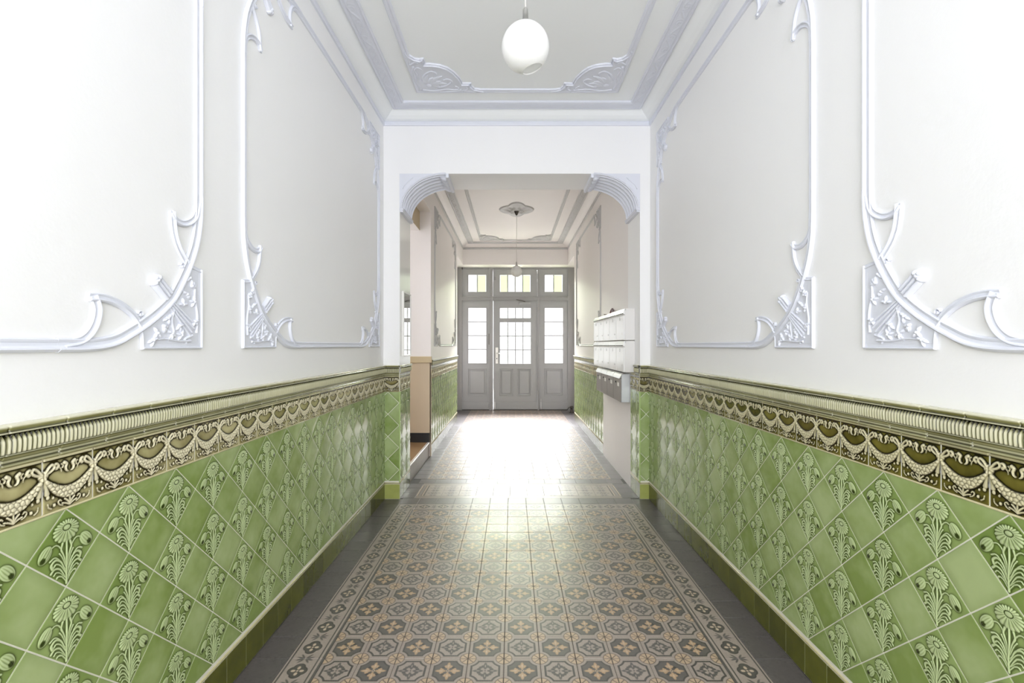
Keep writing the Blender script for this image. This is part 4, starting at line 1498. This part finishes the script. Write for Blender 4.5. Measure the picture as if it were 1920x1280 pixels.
# ------------------------------------------------------------------ mailboxes
def text_mesh(s, size, mat):
    cu = bpy.data.curves.new('number', 'FONT')
    cu.body = s
    cu.size = size
    cu.extrude = 0.0006
    cu.align_x = 'CENTER'
    cu.align_y = 'CENTER'
    o = bpy.data.objects.new('number', cu)
    COL.objects.link(o)
    bpy.context.view_layer.update()
    me = bpy.data.meshes.new_from_object(o.evaluated_get(bpy.context.evaluated_depsgraph_get()))
    bpy.data.objects.remove(o)
    me.materials.clear()
    me.materials.append(mat)
    return me


W = 0.350
FACE = frame((0, 0, 0), (0, -1, 0), (0, 0, 1))     # text plane facing -X


def mailbox(i, y0, z0, row, label, number):
    """origin: lower corner at the wall, nearest end; box runs towards +Y and out towards -X"""
    t = thing('mailbox', label, 'mailbox', (XR2, y0, z0), 'mailboxes on the far wall')
    g = 0.003
    H = 0.322
    if row < 2:
        d = 0.102
        MB().bbox(-d, 0, g, W - g, 0.002, H - 0.002, 0.004).build('body', M['mail_side'], t)
        dr = MB().bbox(-d - 0.012, -d + 0.002, g + 0.002, W - g - 0.002, 0.004, 0.252, 0.004).build('door', M['mail_white'], t)
        fl = MB()
        fl.add([(-d - 0.004, g, 0.258), (-d - 0.004, W - g, 0.258), (-d - 0.020, W - g, 0.275), (-d - 0.020, g, 0.275), (-d - 0.006, g, 0.316), (-d - 0.006, W - g, 0.316), (-d + 0.012, g, 0.318), (-d + 0.012, W - g, 0.318)],
               [(0, 3, 2, 1), (3, 4, 5, 2), (4, 6, 7, 5), (0, 1, 7, 6), (0, 6, 4, 3), (1, 2, 5, 7)])
        fo = fl.build('flap', M['mail_white'], t)
        MB().box(-d - 0.0215, -d - 0.012, g + 0.02, W - g - 0.02, 0.268, 0.2745).build('slot', M['ink'], fo)
        obj('number', text_mesh(number, 0.046, M['ink']), dr, frame((-d - 0.0125, W / 2, 0.222), (0, -1, 0), (0, 0, 1)))
        MB().tube([(-d - 0.016, W * 0.22, 0.07), (-d - 0.010, W * 0.22, 0.07)], 0.008, 12).build('lock', M['metal'], dr)
    else:
        d = 0.092
        MB().bbox(-d, 0, g, W - g, 0.002, H - 0.02, 0.004).build('body', M['mail_silver'], t)
        dr = MB().bbox(-d - 0.010, -d + 0.002, g + 0.002, W - g - 0.002, 0.004, 0.248, 0.004).build('door', M['mail_grey'], t)
        fl = MB()
        n = 9
        for yy in (g, W - g):
            for k in range(n):
                a = math.pi * 0.5 * k / (n - 1)
                fl.v.append((-d - 0.022 * math.cos(a) + 0.02 * math.sin(a) - 0.0, yy, 0.252 + 0.058 * math.sin(a)))
        for k in range(n - 1):
            fl.f.append((k, k + 1, n + k + 1, n + k))
        fl.f.append(tuple(range(n - 1, -1, -1)))
        fl.f.append(tuple(range(n, 2 * n)))
        fl.f.append((0, n, 2 * n - 1, n - 1))
        fl.build('flap', M['mail_white'], t, None, angle=40)
        MB().bbox(-d - 0.012, -d - 0.009, W * 0.18, W * 0.42, 0.165, 0.205, 0.001).build('name_plate', M['paper'], dr)
        MB().tube([(-d - 0.016, W * 0.62, 0.205), (-d - 0.008, W * 0.62, 0.205)], 0.010, 12).build('lock', M['ink'], dr)
    return t


ORD = ['first', 'second', 'third', 'fourth', 'fifth']
for row, z0, y00, nums in ((0, 1.534, 4.79, '52668'), (1, 1.210, 4.79, '23681')):
    for i in range(5):
        rowname = 'top row' if row == 0 else 'middle row'
        mailbox(i, y00 + W * i, z0, row, 'white wall mailbox numbered in black, %s from the archway in the %s' % (ORD[i], rowname), nums[i])
for i in range(4):
    mailbox(i, 4.985 + 0.355 * i, 0.884, 2, 'grey wall mailbox with round white flap, %s from the archway in the bottom row' % ORD[i], '')
lf = thing('leaflet', 'dark red folded leaflet lying on top of the mailboxes', 'leaflet', (XR2 - 0.06, 5.75, 1.8575))
MB().add([(0, 0, 0), (0.05, 0.16, 0), (-0.02, 0.18, 0.004), (-0.07, 0.02, 0.004), (0.01, -0.02, 0.05), (0.06, 0.13, 0.085), (0.0, -0.005, 0.003), (0.05, 0.155, 0.003)],
         [(0, 1, 2, 3), (6, 7, 5, 4)]).build('sheet', M['red'], lf)
m = lf.children[0].modifiers.new('thickness', 'SOLIDIFY')
m.thickness = 0.003
lf2 = thing('letter', 'pale grey envelope propped on top of the mailboxes', 'letter', (XR2 - 0.05, 5.36, 1.857))
MB().add([(-0.04, 0, 0), (0.03, 0.0, 0.03), (0.03, 0.2, 0.03), (-0.04, 0.2, 0)], [(0, 1, 2, 3)]).build('sheet', M['mail_grey'], lf2)
m = lf2.children[0].modifiers.new('thickness', 'SOLIDIFY')
m.thickness = 0.003


# ------------------------------------------------------------------ pendant lamps
def pendant(x, y, zc, label, tilt, az):
    t = thing('pendant_lamp', label, 'lamp', (x, y, zc), 'globe pendant lamps')
    R = 0.094
    prof = []
    hole = 0.040
    a0 = math.asin(hole / R)
    for k in range(25):
        a = -math.pi / 2 + a0 + (math.pi - a0 - 0.22) * k / 24
        prof.append((R * math.cos(a), R * math.sin(a)))
    inner = [((R - 0.004) / R * r, (R - 0.004) / R * z) for r, z in reversed(prof)]
    full = prof + inner + [prof[0]]
    rot = Matrix.Rotation(tilt, 4, 'Y') @ Matrix.Rotation(az, 4, 'X')
    MB().lathe(full, 48).build('globe', M['opal'], t, rot, smooth=True)
    MB().lathe([(0, 0.090), (0.026, 0.088), (0.028, 0.094), (0.020, 0.102), (0.012, 0.106), (0.010, 0.150), (0.006, 0.156), (0, 0.156)], 24).build('socket_cap', M['metal'], t, None, smooth=True)
    top = ZC - zc
    MB().tube([(0, 0, 0.15), (0, 0, top - 0.06)], 0.0030, 8).build('cord', M['cord'], t)
    MB().lathe([(0, top - 0.002), (0.055, top - 0.002), (0.052, top - 0.012), (0.018, top - 0.085), (0.008, top - 0.10), (0, top - 0.10)], 24).build('canopy', M['darkmetal'] if y > 5 else M['metal'], t, None, smooth=True)
    return t


pendant(0.053, 1.89, 2.663, 'white opal globe pendant in the wide passage, open at the bottom', -0.34, 0.10)
pendant(0.075, 7.86, 2.700, 'white opal globe pendant hanging from the ceiling rosette by the street door', 0.0, 0.0)
